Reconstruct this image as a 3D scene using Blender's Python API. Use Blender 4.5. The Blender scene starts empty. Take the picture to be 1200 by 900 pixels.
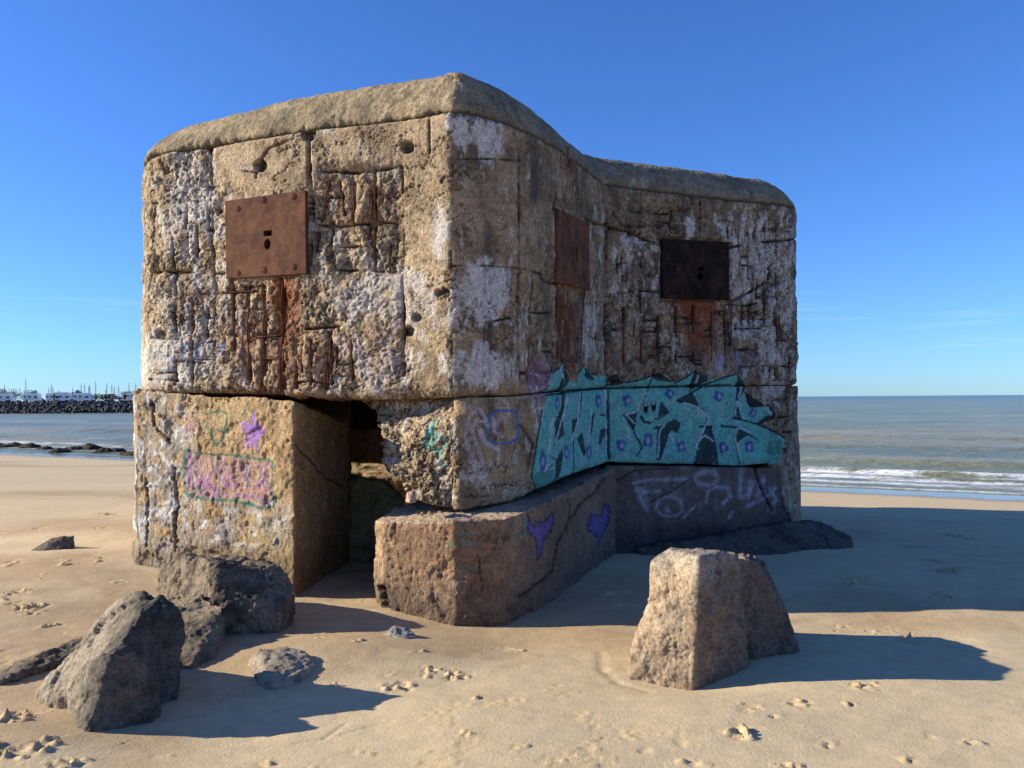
import bpy, bmesh, math, random
import numpy as np
from mathutils import Matrix, Vector
random.seed(7); rng = np.random.default_rng(7)
R = math.radians
S = bpy.context.scene
C = S.collection

# ------------------------------------------------------------------ camera
H, FPX = 1.6, 930.0
PITCH, ROLL = 1.05, -0.42
cam = bpy.data.cameras.new("camera"); camo = bpy.data.objects.new("camera", cam); C.objects.link(camo)
cam.sensor_width = 36.0; cam.lens = 36.0 * FPX / 1200.0; cam.clip_start = 0.05; cam.clip_end = 60000
ROT = Matrix.Rotation(R(90 + PITCH), 3, 'X') @ Matrix.Rotation(R(ROLL), 3, 'Z')
M4 = ROT.to_4x4(); M4.translation = Vector((0, 0, H)); camo.matrix_world = M4
S.camera = camo
RN = np.array(ROT)

# ------------------------------------------------------------------ sky, sun, exposure
SUN_EL = 22.5
SUN_DIR = Vector((-1.0, 0.035, 0)).normalized() * math.cos(R(SUN_EL)) + Vector((0, 0, math.sin(R(SUN_EL))))  # towards the sun
w = bpy.data.worlds.new("World"); S.world = w; w.use_nodes = True
nt = w.node_tree; bg = nt.nodes["Background"]
sky = nt.nodes.new("ShaderNodeTexSky"); sky.sky_type = 'NISHITA'; sky.sun_disc = False
sky.sun_elevation = R(SUN_EL); sky.sun_rotation = math.atan2(SUN_DIR.x, SUN_DIR.y)
sky.altitude = 0; sky.air_density = 1.0; sky.dust_density = 0.1; sky.ozone_density = 3.0
tint = nt.nodes.new("ShaderNodeMix"); tint.data_type = 'RGBA'; tint.blend_type = 'MULTIPLY'; tint.inputs[0].default_value = 1.0
tint.inputs[7].default_value = (0.60, 1.02, 1.78, 1); nt.links.new(sky.outputs[0], tint.inputs[6])
# two or three faint high streaks of cloud low in the sky
wtc = nt.nodes.new("ShaderNodeTexCoord"); wmp = nt.nodes.new("ShaderNodeMapping"); wmp.inputs['Scale'].default_value = (3.0, 3.0, 60.0)
nt.links.new(wtc.outputs['Generated'], wmp.inputs[0]); wno = nt.nodes.new("ShaderNodeTexNoise"); wno.inputs['Scale'].default_value = 1.6; wno.inputs['Detail'].default_value = 5
nt.links.new(wmp.outputs[0], wno.inputs['Vector']); wra = nt.nodes.new("ShaderNodeValToRGB"); wra.color_ramp.elements[0].position = .60; wra.color_ramp.elements[1].position = .80
wra.color_ramp.elements[1].color = (.22, .22, .22, 1); nt.links.new(wno.outputs[0], wra.inputs[0])
wsp = nt.nodes.new("ShaderNodeSeparateXYZ"); nt.links.new(wtc.outputs['Generated'], wsp.inputs[0]); wel = nt.nodes.new("ShaderNodeValToRGB")
wel.color_ramp.elements.new(.5)
for k_, (p_, v_) in enumerate(((.02, 0), (.07, 1), (.15, 0))): wel.color_ramp.elements[k_].position = p_; wel.color_ramp.elements[k_].color = (v_, v_, v_, 1)
nt.links.new(wsp.outputs[2], wel.inputs[0]); wmu = nt.nodes.new("ShaderNodeMath"); wmu.operation = 'MULTIPLY'; nt.links.new(wra.outputs[0], wmu.inputs[0]); nt.links.new(wel.outputs[0], wmu.inputs[1])
wmx = nt.nodes.new("ShaderNodeMix"); wmx.data_type = 'RGBA'; nt.links.new(wmu.outputs[0], wmx.inputs[0]); nt.links.new(tint.outputs[2], wmx.inputs[6]); wmx.inputs[7].default_value = (9, 10, 11, 1)
nt.links.new(wmx.outputs[2], bg.inputs[0]); bg.inputs[1].default_value = 0.05
sl = bpy.data.lights.new("sun", 'SUN'); sl.energy = 3.9; sl.angle = R(0.5); sl.color = (1.0, 0.93, 0.75)
so = bpy.data.objects.new("sun", sl); C.objects.link(so)
so.rotation_euler = SUN_DIR.to_track_quat('Z', 'Y').to_euler(); so.location = (-20, 0, 12)
S.view_settings.view_transform = 'Standard'; S.view_settings.look = 'None'
S.view_settings.exposure = 1.2; S.view_settings.gamma = 1.0

# ------------------------------------------------------------------ survey helpers
def P(px, py, Y):
    """world point seen at photo pixel (px,py) at distance Y along the view"""
    d = ROT @ Vector(((px - 600) / FPX, -(py - 450) / FPX, -1.0))
    t = Y / d.y
    return Vector((d.x * t, Y, H + d.z * t))
def proj(p):
    q = (p - np.array([0, 0, H])) @ RN
    z = np.minimum(q[:, 2], -0.05)
    return 600 + FPX * q[:, 0] / -z, 450 - FPX * q[:, 1] / -z

# ------------------------------------------------------------------ numpy noise
def _h(ix, iy, iz, seed):
    n = (ix.astype(np.uint32) * np.uint32(374761393) + iy.astype(np.uint32) * np.uint32(668265263)
         + iz.astype(np.uint32) * np.uint32(2147483647 - 77) + np.uint32((seed * 1274126177) & 0xffffffff))
    n = (n ^ (n >> np.uint32(13))) * np.uint32(1274126177)
    n = n ^ (n >> np.uint32(16)); n = n * np.uint32(2246822519); n = n ^ (n >> np.uint32(15))
    return (n & np.uint32(0xffff)).astype(np.float32) / 32767.5 - 1.0
def vn(p, sc, seed=0):
    q = np.asarray(p, dtype=np.float32) * np.float32(sc) if np.isscalar(sc) else np.asarray(p, dtype=np.float32) * np.array(sc, dtype=np.float32)
    i = np.floor(q).astype(np.int64); f = q - i; f = f * f * f * (f * (f * 6 - 15) + 10)
    x, y, z = i[:, 0], i[:, 1], i[:, 2]; fx, fy, fz = f[:, 0], f[:, 1], f[:, 2]
    r = 0
    out = []
    for dz in (0, 1):
        a = _h(x, y, z + dz, seed) * (1 - fx) + _h(x + 1, y, z + dz, seed) * fx
        b = _h(x, y + 1, z + dz, seed) * (1 - fx) + _h(x + 1, y + 1, z + dz, seed) * fx
        out.append(a * (1 - fy) + b * fy)
    return out[0] * (1 - fz) + out[1] * fz
def fbm(p, sc, octv=4, seed=0, gain=0.5):
    s, a, tot = 0.0, 1.0, 0.0
    for k in range(octv):
        s = s + a * vn(p, np.array([sc] * 3) * 2.03 ** k if np.isscalar(sc) else np.array(sc) * 2.03 ** k, seed + 31 * k); tot += a; a *= gain
    return s / tot
def facet(p, sc, seed=0, tilt=1.0, jp=None):
    """voronoi chips: every cell is a plane with its own tilt; returns offset, F1, F2-F1"""
    q = np.asarray(p, dtype=np.float32) * np.float32(sc) + (0 if jp is None else jp)
    i = np.floor(q).astype(np.int64); n = len(q); d1 = np.full(n, 9., np.float32); d2 = d1.copy(); off = np.zeros(n, np.float32)
    for a in (-1, 0, 1):
        for b in (-1, 0, 1):
            for c in (-1, 0, 1):
                x, y, z = i[:, 0] + a, i[:, 1] + b, i[:, 2] + c
                cx = x + .5 + .5 * _h(x, y, z, seed); cy = y + .5 + .5 * _h(x, y, z, seed + 1); cz = z + .5 + .5 * _h(x, y, z, seed + 2)
                v0, v1, v2 = q[:, 0] - cx, q[:, 1] - cy, q[:, 2] - cz
                d = np.sqrt(v0 * v0 + v1 * v1 + v2 * v2)
                o = tilt * (v0 * _h(x, y, z, seed + 3) + v1 * _h(x, y, z, seed + 4) + v2 * _h(x, y, z, seed + 5)) + .5 * _h(x, y, z, seed + 6)
                m = d < d1; d2 = np.where(m, d1, np.minimum(d2, d)); off = np.where(m, o, off); d1 = np.where(m, d, d1)
    return off, d1, d2 - d1
def ss(x, a, b):
    t = np.clip((x - a) / (b - a), 0, 1); return t * t * (3 - 2 * t)
def lin(r, g, b):
    f = lambda c: ((c / 255 + 0.055) / 1.055) ** 2.4 if c > 10 else c / 255 / 12.92
    return np.array([f(r), f(g), f(b)])
def mixc(c, col, a):
    return c * (1 - a[:, None]) + np.asarray(col)[None, :] * a[:, None]

# ------------------------------------------------------------------ ground height
def gz(x, y):
    x = np.asarray(x, float); y = np.asarray(y, float)
    s = 0.47 * x + 0.88 * y
    z = -0.62 * ss(s, 6.5, 21.5) - 0.04 * np.maximum(s - 20.5, 0)
    z = np.where(s > 20, np.maximum(z, -6), z)
    near = np.exp(-((s - 5) / 9.0) ** 2)
    z = z + 0.19 * np.exp(-((x + 4.3) / 1.9) ** 2 - ((y - 7.6) / 2.6) ** 2)
    z = z + 0.05 * np.exp(-((x + 2.3) / .5) ** 2 - ((y - 3.8) / .4) ** 2)
    z = z + 0.06 * np.exp(-((x + 1.0) / .8) ** 2 - ((y - 5.0) / .35) ** 2)
    z = z - 0.02 * np.exp(-((x + 0.2) / .9) ** 2 - ((y - 5.65) / .35) ** 2)
    z = z - 0.035 * np.exp(-((x - 1.05) / .45) ** 2 - ((y - 4.5) / .25) ** 2)
    p = np.stack([x.ravel(), y.ravel(), 0 * x.ravel()], 1)
    n = fbm(p, (0.55, 0.75, 1), 3, 5).reshape(x.shape)
    return z + 0.045 * n * np.clip(near + .2, 0, 1)
def G(px, py):
    """ground point under a photo pixel"""
    d = ROT @ Vector(((px - 600) / FPX, -(py - 450) / FPX, -1.0))
    Y = 3.0
    for k in range(40):
        z = float(gz(np.array([d.x / d.y * Y]), np.array([Y]))[0])
        Yn = (H - z) / (-d.z) * d.y
        Y = 0.5 * Y + 0.5 * Yn
    return Vector((d.x / d.y * Y, Y, z))

# ------------------------------------------------------------------ materials
def nmat(name):
    m = bpy.data.materials.new(name); m.use_nodes = True
    return m, m.node_tree, m.node_tree.nodes["Principled BSDF"]
def N(t, ty, **kw):
    n = t.nodes.new(ty)
    for k, v in kw.items(): setattr(n, k, v)
    return n
def noise(t, scale, detail=6, rough=0.6, vec=None):
    n = N(t, "ShaderNodeTexNoise"); n.inputs['Scale'].default_value = scale
    n.inputs['Detail'].default_value = detail; n.inputs['Roughness'].default_value = rough
    if vec is not None: t.links.new(vec, n.inputs['Vector'])
    return n
def ramp(t, fac, stops):
    r = N(t, "ShaderNodeValToRGB"); e = r.color_ramp.elements
    while len(e) < len(stops): e.new(0.5)
    for k, (p, c) in enumerate(stops):
        e[k].position = p; e[k].color = (*c, 1) if len(c) == 3 else c
    t.links.new(fac, r.inputs[0]); return r
def mul(t, a, b, fac=1.0, mode='MULTIPLY'):
    m = N(t, "ShaderNodeMix", data_type='RGBA', blend_type=mode); m.inputs[0].default_value = fac
    if isinstance(a, tuple): m.inputs[6].default_value = (*a, 1)
    else: t.links.new(a, m.inputs[6])
    if isinstance(b, tuple): m.inputs[7].default_value = (*b, 1)
    else: t.links.new(b, m.inputs[7])
    return m.outputs[2]
def bump(t, h, strength, dist, prev=None):
    b = N(t, "ShaderNodeBump"); b.inputs['Strength'].default_value = strength; b.inputs['Distance'].default_value = dist
    t.links.new(h, b.inputs['Height'])
    if prev is not None: t.links.new(prev, b.inputs['Normal'])
    return b.outputs[0]
def attr_mat(name, rough=0.92, fine=45, pit=38, pitd=0.012, bd=0.012, contrast=(0.55, 1.35), spec=0.25):
    m, t, b = nmat(name)
    a = N(t, "ShaderNodeAttribute", attribute_name="pigment")
    tc = N(t, "ShaderNodeTexCoord"); v = tc.outputs['Object']
    n1 = noise(t, fine, 8, 0.7, v); n2 = noise(t, fine * 0.22, 5, 0.6, v)
    r1 = ramp(t, n1.outputs[0], [(0.32, (contrast[0],) * 3), (0.68, (contrast[1],) * 3)])
    c = mul(t, a.outputs['Color'], r1.outputs[0])
    r2 = ramp(t, n2.outputs[0], [(0.3, (0.78, 0.76, 0.74)), (0.7, (1.18, 1.16, 1.14))])
    c = mul(t, c, r2.outputs[0])
    vo = N(t, "ShaderNodeTexVoronoi"); vo.inputs['Scale'].default_value = pit; t.links.new(v, vo.inputs['Vector'])
    rp = ramp(t, vo.outputs['Distance'], [(0.06, (0, 0, 0)), (0.34, (1, 1, 1))])
    dk = ramp(t, vo.outputs['Distance'], [(0.03, (0.6, 0.57, 0.53)), (0.22, (1, 1, 1))])
    c = mul(t, c, dk.outputs[0])
    t.links.new(c, b.inputs['Base Color'])
    b.inputs['Roughness'].default_value = rough; b.inputs['Specular IOR Level'].default_value = spec
    nb = bump(t, rp.outputs[0], 0.32, pitd)
    nb = bump(t, n1.outputs[0], 0.8, bd, nb)
    t.links.new(nb, b.inputs['Normal'])
    return m
M_conc = attr_mat("weathered_concrete", fine=60, bd=.017, contrast=(.45, 1.42))
M_roof = attr_mat("roof_concrete", fine=50, pit=45, pitd=0.010, bd=0.014, contrast=(0.5, 1.38))
M_rock = attr_mat("broken_concrete_rock", fine=55, pit=55, pitd=0.012, bd=0.014, contrast=(0.5, 1.4))

def rust_mat(name, c0, c1, c2, metal=0.0, rough=0.85, streak=.6, spots=.5, streakc=(.20, .085, .035), spotc=(.30, .17, .11)):
    m, t, b = nmat(name); tc = N(t, "ShaderNodeTexCoord"); v = tc.outputs['Object']
    n = noise(t, 6, 10, 0.78, v); r = ramp(t, n.outputs[0], [(0.36, c0), (0.5, c1), (0.62, c2)])
    f = noise(t, 120, 4, 0.7, v); rf = ramp(t, f.outputs[0], [(0.3, (0.6,) * 3), (0.7, (1.35,) * 3)])
    t.links.new(mul(t, r.outputs[0], rf.outputs[0]), b.inputs['Base Color'])
    mp = N(t, "ShaderNodeMapping"); mp.inputs['Scale'].default_value = (1, 1, .4); t.links.new(v, mp.inputs[0]); st = noise(t, 9, 8, .75, mp.outputs[0])
    rs = ramp(t, st.outputs[0], [(.46, (0, 0, 0)), (.66, (streak,) * 3)]); sp = noise(t, 15, 7, .8, v); rsp = ramp(t, sp.outputs[0], [(.60, (0, 0, 0)), (.70, (spots,) * 3)])
    base = b.inputs['Base Color'].links[0].from_socket
    for fac, cc in ((rs, streakc), (rsp, spotc)):
        m_ = N(t, "ShaderNodeMix", data_type='RGBA'); t.links.new(fac.outputs[0], m_.inputs[0]); t.links.new(base, m_.inputs[6]); m_.inputs[7].default_value = (*cc, 1); base = m_.outputs[2]
    t.links.new(base, b.inputs['Base Color'])
    b.inputs['Roughness'].default_value = rough; b.inputs['Metallic'].default_value = metal; b.inputs['Specular IOR Level'].default_value = .12
    t.links.new(bump(t, f.outputs[0], 0.7, 0.004), b.inputs['Normal'])
    return m
M_rust = rust_mat("rusty_steel", (0.055, 0.026, 0.019), (0.115, 0.048, 0.031), (0.18, 0.08, 0.046))
M_rust2 = rust_mat("dark_rusty_steel", (0.05, 0.026, 0.022), (0.095, 0.036, 0.026), (0.2, 0.075, 0.04), streak=.9, spots=.2)
M_black = rust_mat("blackened_steel", (0.008, 0.006, 0.006), (0.014, 0.009, 0.008), (0.05, 0.022, 0.016), streak=.1, spots=.6, spotc=(.26, .14, .1))
M_void = rust_mat("dark_hole", (0.004, 0.003, 0.003), (0.006, 0.004, 0.004), (0.008, 0.006, 0.005), streak=0, spots=0)

# ------------------------------------------------------------------ mesh helpers
def tag(o, label=None, cat=None, group=None, kind=None):
    if label: o['label'] = label
    if cat: o['category'] = cat
    if group: o['group'] = group
    if kind: o['kind'] = kind
    return o
def empty(name, loc, label, cat, group=None):
    o = bpy.data.objects.new(name, None); C.objects.link(o); o.location = loc; o.empty_display_size = 0.3
    return tag(o, label, cat, group)
def link(name, me, mat, parent=None):
    o = bpy.data.objects.new(name, me); C.objects.link(o)
    if mat: me.materials.append(mat)
    if parent:
        o.parent = parent; o.matrix_parent_inverse = Matrix.Translation(-parent.location)
    return o
def mesh_np(name, V, F, col=None, smooth=True):
    """V (n,3), F (m,4) quads or a list of faces"""
    me = bpy.data.meshes.new(name)
    if isinstance(F, np.ndarray):
        nf = len(F); k = F.shape[1]
        me.vertices.add(len(V)); me.vertices.foreach_set("co", V.astype(np.float32).ravel())
        me.loops.add(nf * k); me.loops.foreach_set("vertex_index", F.astype(np.int32).ravel())
        me.polygons.add(nf); me.polygons.foreach_set("loop_start", np.arange(0, nf * k, k, dtype=np.int32))
        me.update(calc_edges=True)
    else:
        me.from_pydata([tuple(v) for v in V], [], F)
    me.polygons.foreach_set("use_smooth", [smooth] * len(me.polygons))
    if col is not None: setcol(me, col)
    me.update(); return me
def setcol(me, col):
    a = me.color_attributes.get("pigment") or me.color_attributes.new("pigment", 'FLOAT_COLOR', 'POINT')
    d = np.ones((len(me.vertices), 4), np.float32); d[:, :3] = np.clip(col, 0, 1); a.data.foreach_set("color", d.ravel())
def quads(nr, nc, off=0):
    a = (np.arange(nr - 1)[:, None] * nc + np.arange(nc - 1)[None, :]).ravel() + off
    return np.stack([a, a + 1, a + nc + 1, a + nc], 1)
def remeshed(bm, vox):
    """solid bmesh -> dense even mesh; returns mesh, verts, normals"""
    me = bpy.data.meshes.new("tmp"); bm.to_mesh(me); bm.free()
    o = bpy.data.objects.new("tmp", me); C.objects.link(o)
    md = o.modifiers.new("r", 'REMESH'); md.mode = 'VOXEL'; md.voxel_size = vox; md.use_smooth_shade = True
    dg = bpy.context.evaluated_depsgraph_get(); me2 = bpy.data.meshes.new_from_object(o.evaluated_get(dg))
    bpy.data.objects.remove(o); bpy.data.meshes.remove(me)
    n = len(me2.vertices); V = np.empty(n * 3, np.float32); me2.vertices.foreach_get("co", V)
    Nn = np.empty(n * 3, np.float32); me2.vertex_normals.foreach_get("vector", Nn)
    return me2, V.reshape(-1, 3).astype(float), Nn.reshape(-1, 3).astype(float)
def hull(pts):
    bm = bmesh.new()
    for p in pts: bm.verts.new(p)
    r = bmesh.ops.convex_hull(bm, input=bm.verts)
    bmesh.ops.delete(bm, geom=[v for v in bm.verts if not v.link_faces], context='VERTS')
    bmesh.ops.recalc_face_normals(bm, faces=bm.faces)
    return bm
def prism(poly, z0, ztop):
    """poly [(x,y)], ztop: number or list"""
    if not hasattr(ztop, '__len__'): ztop = [ztop] * len(poly)
    bm = bmesh.new()
    a = [bm.verts.new((x, y, z0)) for x, y in poly]; b = [bm.verts.new((x, y, z)) for (x, y), z in zip(poly, ztop)]
    n = len(poly)
    bm.faces.new(a[::-1]); bm.faces.new(b)
    for i in range(n): bm.faces.new((a[i], a[(i + 1) % n], b[(i + 1) % n], b[i]))
    bmesh.ops.triangulate(bm, faces=bm.faces[:])
    bmesh.ops.recalc_face_normals(bm, faces=bm.faces)
    return bm
def XY(px, Z): return ((px - 600) / FPX * Z, Z)

# ------------------------------------------------------------------ 2D marks measured in survey pixels
class Marks:
    def __init__(s, px, py): s.px, s.py = px, py
    def line(s, pts, wid, jitter=None):
        """soft mask 0..1 around a polyline"""
        P_ = np.array(pts, float); x0, y0 = P_.min(0) - wid * 3; x1, y1 = P_.max(0) + wid * 3
        idx = np.nonzero((s.px > x0) & (s.px < x1) & (s.py > y0) & (s.py < y1))[0]
        out = np.zeros(len(s.px))
        if not len(idx): return out
        x, y = s.px[idx], s.py[idx]; d = np.full(len(idx), 1e9)
        if jitter is not None: x = x + jitter[idx, 0]; y = y + jitter[idx, 1]
        for (ax, ay), (bx, by) in zip(P_[:-1], P_[1:]):
            L = (bx - ax) ** 2 + (by - ay) ** 2 + 1e-9
            t = np.clip(((x - ax) * (bx - ax) + (y - ay) * (by - ay)) / L, 0, 1)
            d = np.minimum(d, np.hypot(x - ax - t * (bx - ax), y - ay - t * (by - ay)))
        out[idx] = 1 - ss(d, wid * 0.5 - 0.35, wid * 0.5 + 0.55); return out
    def dist(s, pts, maxd):
        P_ = np.array(pts, float); x0, y0 = P_.min(0) - maxd; x1, y1 = P_.max(0) + maxd
        idx = np.nonzero((s.px > x0) & (s.px < x1) & (s.py > y0) & (s.py < y1))[0]
        out = np.full(len(s.px), 1e9)
        if not len(idx): return out
        x, y = s.px[idx], s.py[idx]; d = np.full(len(idx), 1e9)
        for (ax, ay), (bx, by) in zip(P_[:-1], P_[1:]):
            L = (bx - ax) ** 2 + (by - ay) ** 2 + 1e-9
            t = np.clip(((x - ax) * (bx - ax) + (y - ay) * (by - ay)) / L, 0, 1)
            d = np.minimum(d, np.hypot(x - ax - t * (bx - ax), y - ay - t * (by - ay)))
        out[idx] = d; return out
    def poly(s, pts):
        P_ = np.array(pts, float); x0, y0 = P_.min(0); x1, y1 = P_.max(0)
        idx = np.nonzero((s.px > x0) & (s.px < x1) & (s.py > y0) & (s.py < y1))[0]
        out = np.zeros(len(s.px))
        if not len(idx): return out
        x, y = s.px[idx], s.py[idx]; c = np.zeros(len(idx), bool); n = len(P_)
        for i in range(n):
            (ax, ay), (bx, by) = P_[i], P_[(i + 1) % n]
            if ay == by: continue
            c ^= ((ay > y) != (by > y)) & (x < (bx - ax) * (y - ay) / (by - ay) + ax)
        out[idx] = c; return out
    def ell(s, cx, cy, rx, ry, soft=0.3):
        d = np.hypot((s.px - cx) / rx, (s.py - cy) / ry); return 1 - ss(d, 1 - soft, 1 + soft)
def zc(ox, oy, k):
    return lambda *pts: [(ox + x / k, oy + y / k) for x, y in pts]
zA, zB, zG, zC, zH, zD = zc(600, 410, 5), zc(700, 420, 5), zc(480, 440, 5), zc(190, 450, 5.294), zc(720, 530, 5.714), zc(400, 420, 2.8118)
TEAL, INK, WHT, BLU, LIL = lin(108, 186, 176), lin(26, 22, 34), lin(205, 200, 210), lin(40, 62, 140), lin(165, 125, 190)

TAN = lin(198, 174, 140); BRN = lin(150, 118, 86); GRY = lin(120, 110, 98); DRK = lin(72, 64, 56)
WHI = lin(222, 214, 204); OCH = lin(180, 140, 92); RUS = lin(140, 72, 38)

# ------------------------------------------------------------------ bunker wall surface description
GROOVES = [  # (points, width px, depth m, rusty)
 # sunlit face
 ([(184,178),(190,205),(197,235),(200,300),(204,395)],3,.028,.4), ([(245,172),(246,250),(247,330),(248,425)],4,.03,.3),
 ([(180,235),(176,290),(171,340)],2.5,.02,.3), ([(361,152),(362,200),(363,260),(361,325)],8,.05,.2),
 ([(165,239),(200,236),(247,234)],3,.03,.1), ([(167,318),(205,318),(262,320)],3,.03,.2), ([(205,345),(250,343),(300,341)],3,.025,.5),
 ([(470,188),(471,262),(472,310),(471,440)],4,.022,.2), ([(503,130),(503,180)],3,.012,0),
 ([(272,330),(271,370),(272,410)],3,.03,.8), ([(289,335),(288,400),(289,445)],3.5,.035,.8), ([(305,333),(307,380),(306,440)],3,.03,.9),
 ([(328,327),(328,380),(326,460)],7,.045,1), ([(222,330),(222,430)],3,.025,.6), ([(345,395),(344,455)],3,.03,.6),
 ([(361,400),(362,450)],3,.03,.6), ([(385,390),(386,450)],3.5,.03,.6), ([(410,388),(411,445)],3.5,.035,.6),
 ([(370,262),(400,264),(440,259),(472,262)],3,.03,.3), ([(374,200),(420,200),(470,195)],3,.022,.3), ([(396,288),(420,288)],2.5,.02,.5),
 ([(437,196),(437,262),(438,318)],3,.026,.6), ([(413,212),(412,262)],3,.026,.8), ([(384,210),(379,240),(373,258)],2,.018,.6),
 ([(398,225),(402,250)],2.5,.02,.5), ([(434,215),(433,260)],2.5,.02,.8), ([(367,315),(410,316),(470,318)],3,.02,.2),
 ([(300,208),(304,190),(315,174),(335,165),(355,158)],3,.022,.1), ([(280,200),(300,202)],4,.02,.1), ([(240,170),(246,182)],6,.03,.1),
 ([(355,385),(400,382)],3,.025,.4), ([(300,395),(330,392)],3,.025,.5),
 # shaded curve and receding wall
 ([(530,132),(529,250),(528,340),(529,455)],2,.006,0), ([(530,186),(570,186),(610,188)],2,.008,0), ([(528,311),(570,311),(610,314),(650,325)],3,.014,0),
 ([(608,170),(609,300),(608,345)],2.5,.014,.2), ([(625,330),(622,400),(621,455)],4,.035,.3), ([(608,345),(609,420)],3,.025,.3),
 ([(600,372),(570,378),(568,400)],3,.02,.1), ([(632,320),(640,330),(652,332)],3,.02,.2), ([(658,175),(656,215),(650,245)],2,.012,.1),
 ([(669,172),(667,195)],4,.02,.9), ([(688,255),(700,262),(716,266)],6,.05,.2), ([(712,262),(712,350),(711,440)],4,.03,.1),
 ([(690,370),(688,420)],3,.02,.3), ([(650,400),(649,440)],2.5,.02,.3),
 # right wing
 ([(716,266),(740,272),(765,283),(779,290)],5,.045,.3), ([(740,247),(760,250),(785,250)],3,.02,.1), ([(720,250),(730,264),(782,264)],3,.025,.2),
 ([(731,285),(731,330)],3,.02,.2), ([(752,290),(753,345),(752,370)],3,.025,.3), ([(733,360),(732,425)],4,.035,.6), ([(752,345),(752,425)],3,.03,.5),
 ([(773,370),(773,425)],3,.03,.5), ([(793,360),(794,425)],3.5,.03,.8), ([(814,358),(814,425)],4,.035,.9), ([(836,365),(835,425)],3.5,.03,.6),
 ([(852,362),(852,430)],4,.035,.4), ([(866,360),(866,385)],3,.025,.4), ([(882,355),(882,380)],3,.025,.3), ([(868,250),(868,340)],2.5,.02,.3),
 ([(720,386),(760,388),(800,389)],3,.03,.4), ([(745,376),(790,374)],3,.025,.4), ([(815,395),(860,393)],3,.03,.3), ([(840,367),(890,366)],3,.025,.4),
 ([(856,290),(880,284),(935,280)],3,.025,.2), ([(856,355),(880,342),(905,328)],3.5,.03,.2), ([(870,300),(905,298)],3,.02,.2),
 ([(898,260),(899,300),(898,380)],3,.02,.2), ([(912,262),(913,350),(912,440)],3,.02,.2), ([(900,400),(930,398)],3,.02,.2),
 ([(870,430),(905,428),(932,430)],3,.02,.2), ([(905,470),(932,466)],3,.02,.1), ([(908,490),(932,488)],4,.02,.1), ([(908,508),(932,506)],4,.02,.1),
 ([(700,460),(716,455),(760,454),(860,451)],2.4,.014,0), ([(643,463),(690,458),(712,455)],3,.015,0),
 ([(745,430),(748,452)],2.5,.015,0), ([(768,432),(768,450)],2.5,.015,0), ([(905,430),(906,470)],3,.018,.1), ([(783,436),(793,448)],2.5,.012,0),
 # hanging block
 ([(610,470),(605,490),(625,520),(618,560)],2.5,.015,0), ([(640,480),(645,560)],1.5,.008,0), ([(664,462),(662,520),(668,560)],2,.012,0), ([(700,465),(700,550)],1.6,.01,0),
]
_g = random.Random(21)
for x0, x1, y0, y1, n_, dp_, hr in [(172,255,190,320,9,.024,.3),(172,260,330,450,12,.026,.5),(262,345,335,455,9,.028,.8),(345,465,395,455,10,.026,.6),(368,470,205,320,9,.022,.5),(718,775,285,350,10,.026,.4),(718,930,350,428,30,.030,.5),(860,932,250,350,12,.024,.3),(905,934,350,470,8,.022,.3),(722,860,235,278,8,.018,.3),(600,650,335,455,8,.022,.3),(672,708,350,440,5,.022,.3)]:
    for k in range(n_):
        if _g.random() < .62:
            x = _g.uniform(x0, x1); a = _g.uniform(y0, y1 - 15); b = min(y1, a + _g.uniform(15, 60)); w1 = _g.uniform(-2, 2)
            GROOVES.append(([(x, a), (x + w1 * .5, (a + b) / 2), (x + w1, b)], _g.uniform(1.6, 3.2), dp_ * _g.uniform(.6, 1.2), hr * _g.uniform(.3, 1.2)))
        else:
            y = _g.uniform(y0, y1); a = _g.uniform(x0, x1 - 12); b = min(x1, a + _g.uniform(12, 45))
            GROOVES.append(([(a, y), ((a + b) / 2, y + _g.uniform(-2, 2)), (b, y + _g.uniform(-2.5, 2.5))], _g.uniform(1.4, 2.6), dp_ * _g.uniform(.5, 1), hr * _g.uniform(.2, .8)))
GROOVES += [([(713,245),(712,330),(712,455)],3,.035,.1),([(712,470),(713,538)],2,.015,.0),([(655,330),(655,380),(656,425)],3,.03,.5),([(688,340),(684,380),(683,420)],3,.03,.5)]
HOLES = [(305,194,7,.05),(477,172,7,.06),(488,372,5,.04),(513,343,4,.04),(522,343,5,.03),(185,392,6,.04),(182,212,5,.03),(478,388,6,.045),(361,157,8,.05),
         (808,248,5,.04),(838,218,6,.05),(640,402,4,.03)]
WHITES = [(225,240,38,70,.9),(195,200,25,30,.4),(235,345,60,55,.55),(200,420,45,45,.9),(270,430,60,30,.5),(255,200,14,30,.5),(450,350,70,38,.8),(420,300,50,30,.45),
          (430,420,60,40,.6),(545,155,30,22,1.0),(575,165,14,25,1.1),(515,270,10,28,.9),(520,360,40,45,.7),(570,340,30,38,1.15),(610,400,25,40,.5),(560,430,50,28,.9),
          (700,300,12,60,.45),(695,390,18,50,.55),(810,265,6,16,1.4),(745,320,35,60,.55),(780,380,70,30,.5),(880,300,50,60,.7),(890,385,30,15,1.3),(915,330,22,90,.8),
          (915,420,22,50,.7),(840,430,60,14,.5),(905,455,16,30,1.0),(370,250,30,40,.25),(440,215,40,30,.35)]
RUSTS = [(328,365,10,70,.9),(300,340,35,16,.5),(420,235,45,30,.35),(310,400,60,50,.35),(822,375,22,45,1.2),(805,360,20,14,1.0),(669,385,9,62,1.5),(662,350,8,30,1.2),(668,185,5,20,.9),(335,350,14,40,.6),(668,185,5,20,.9),(345,420,90,40,.25),(455,380,25,60,.25)]

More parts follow.
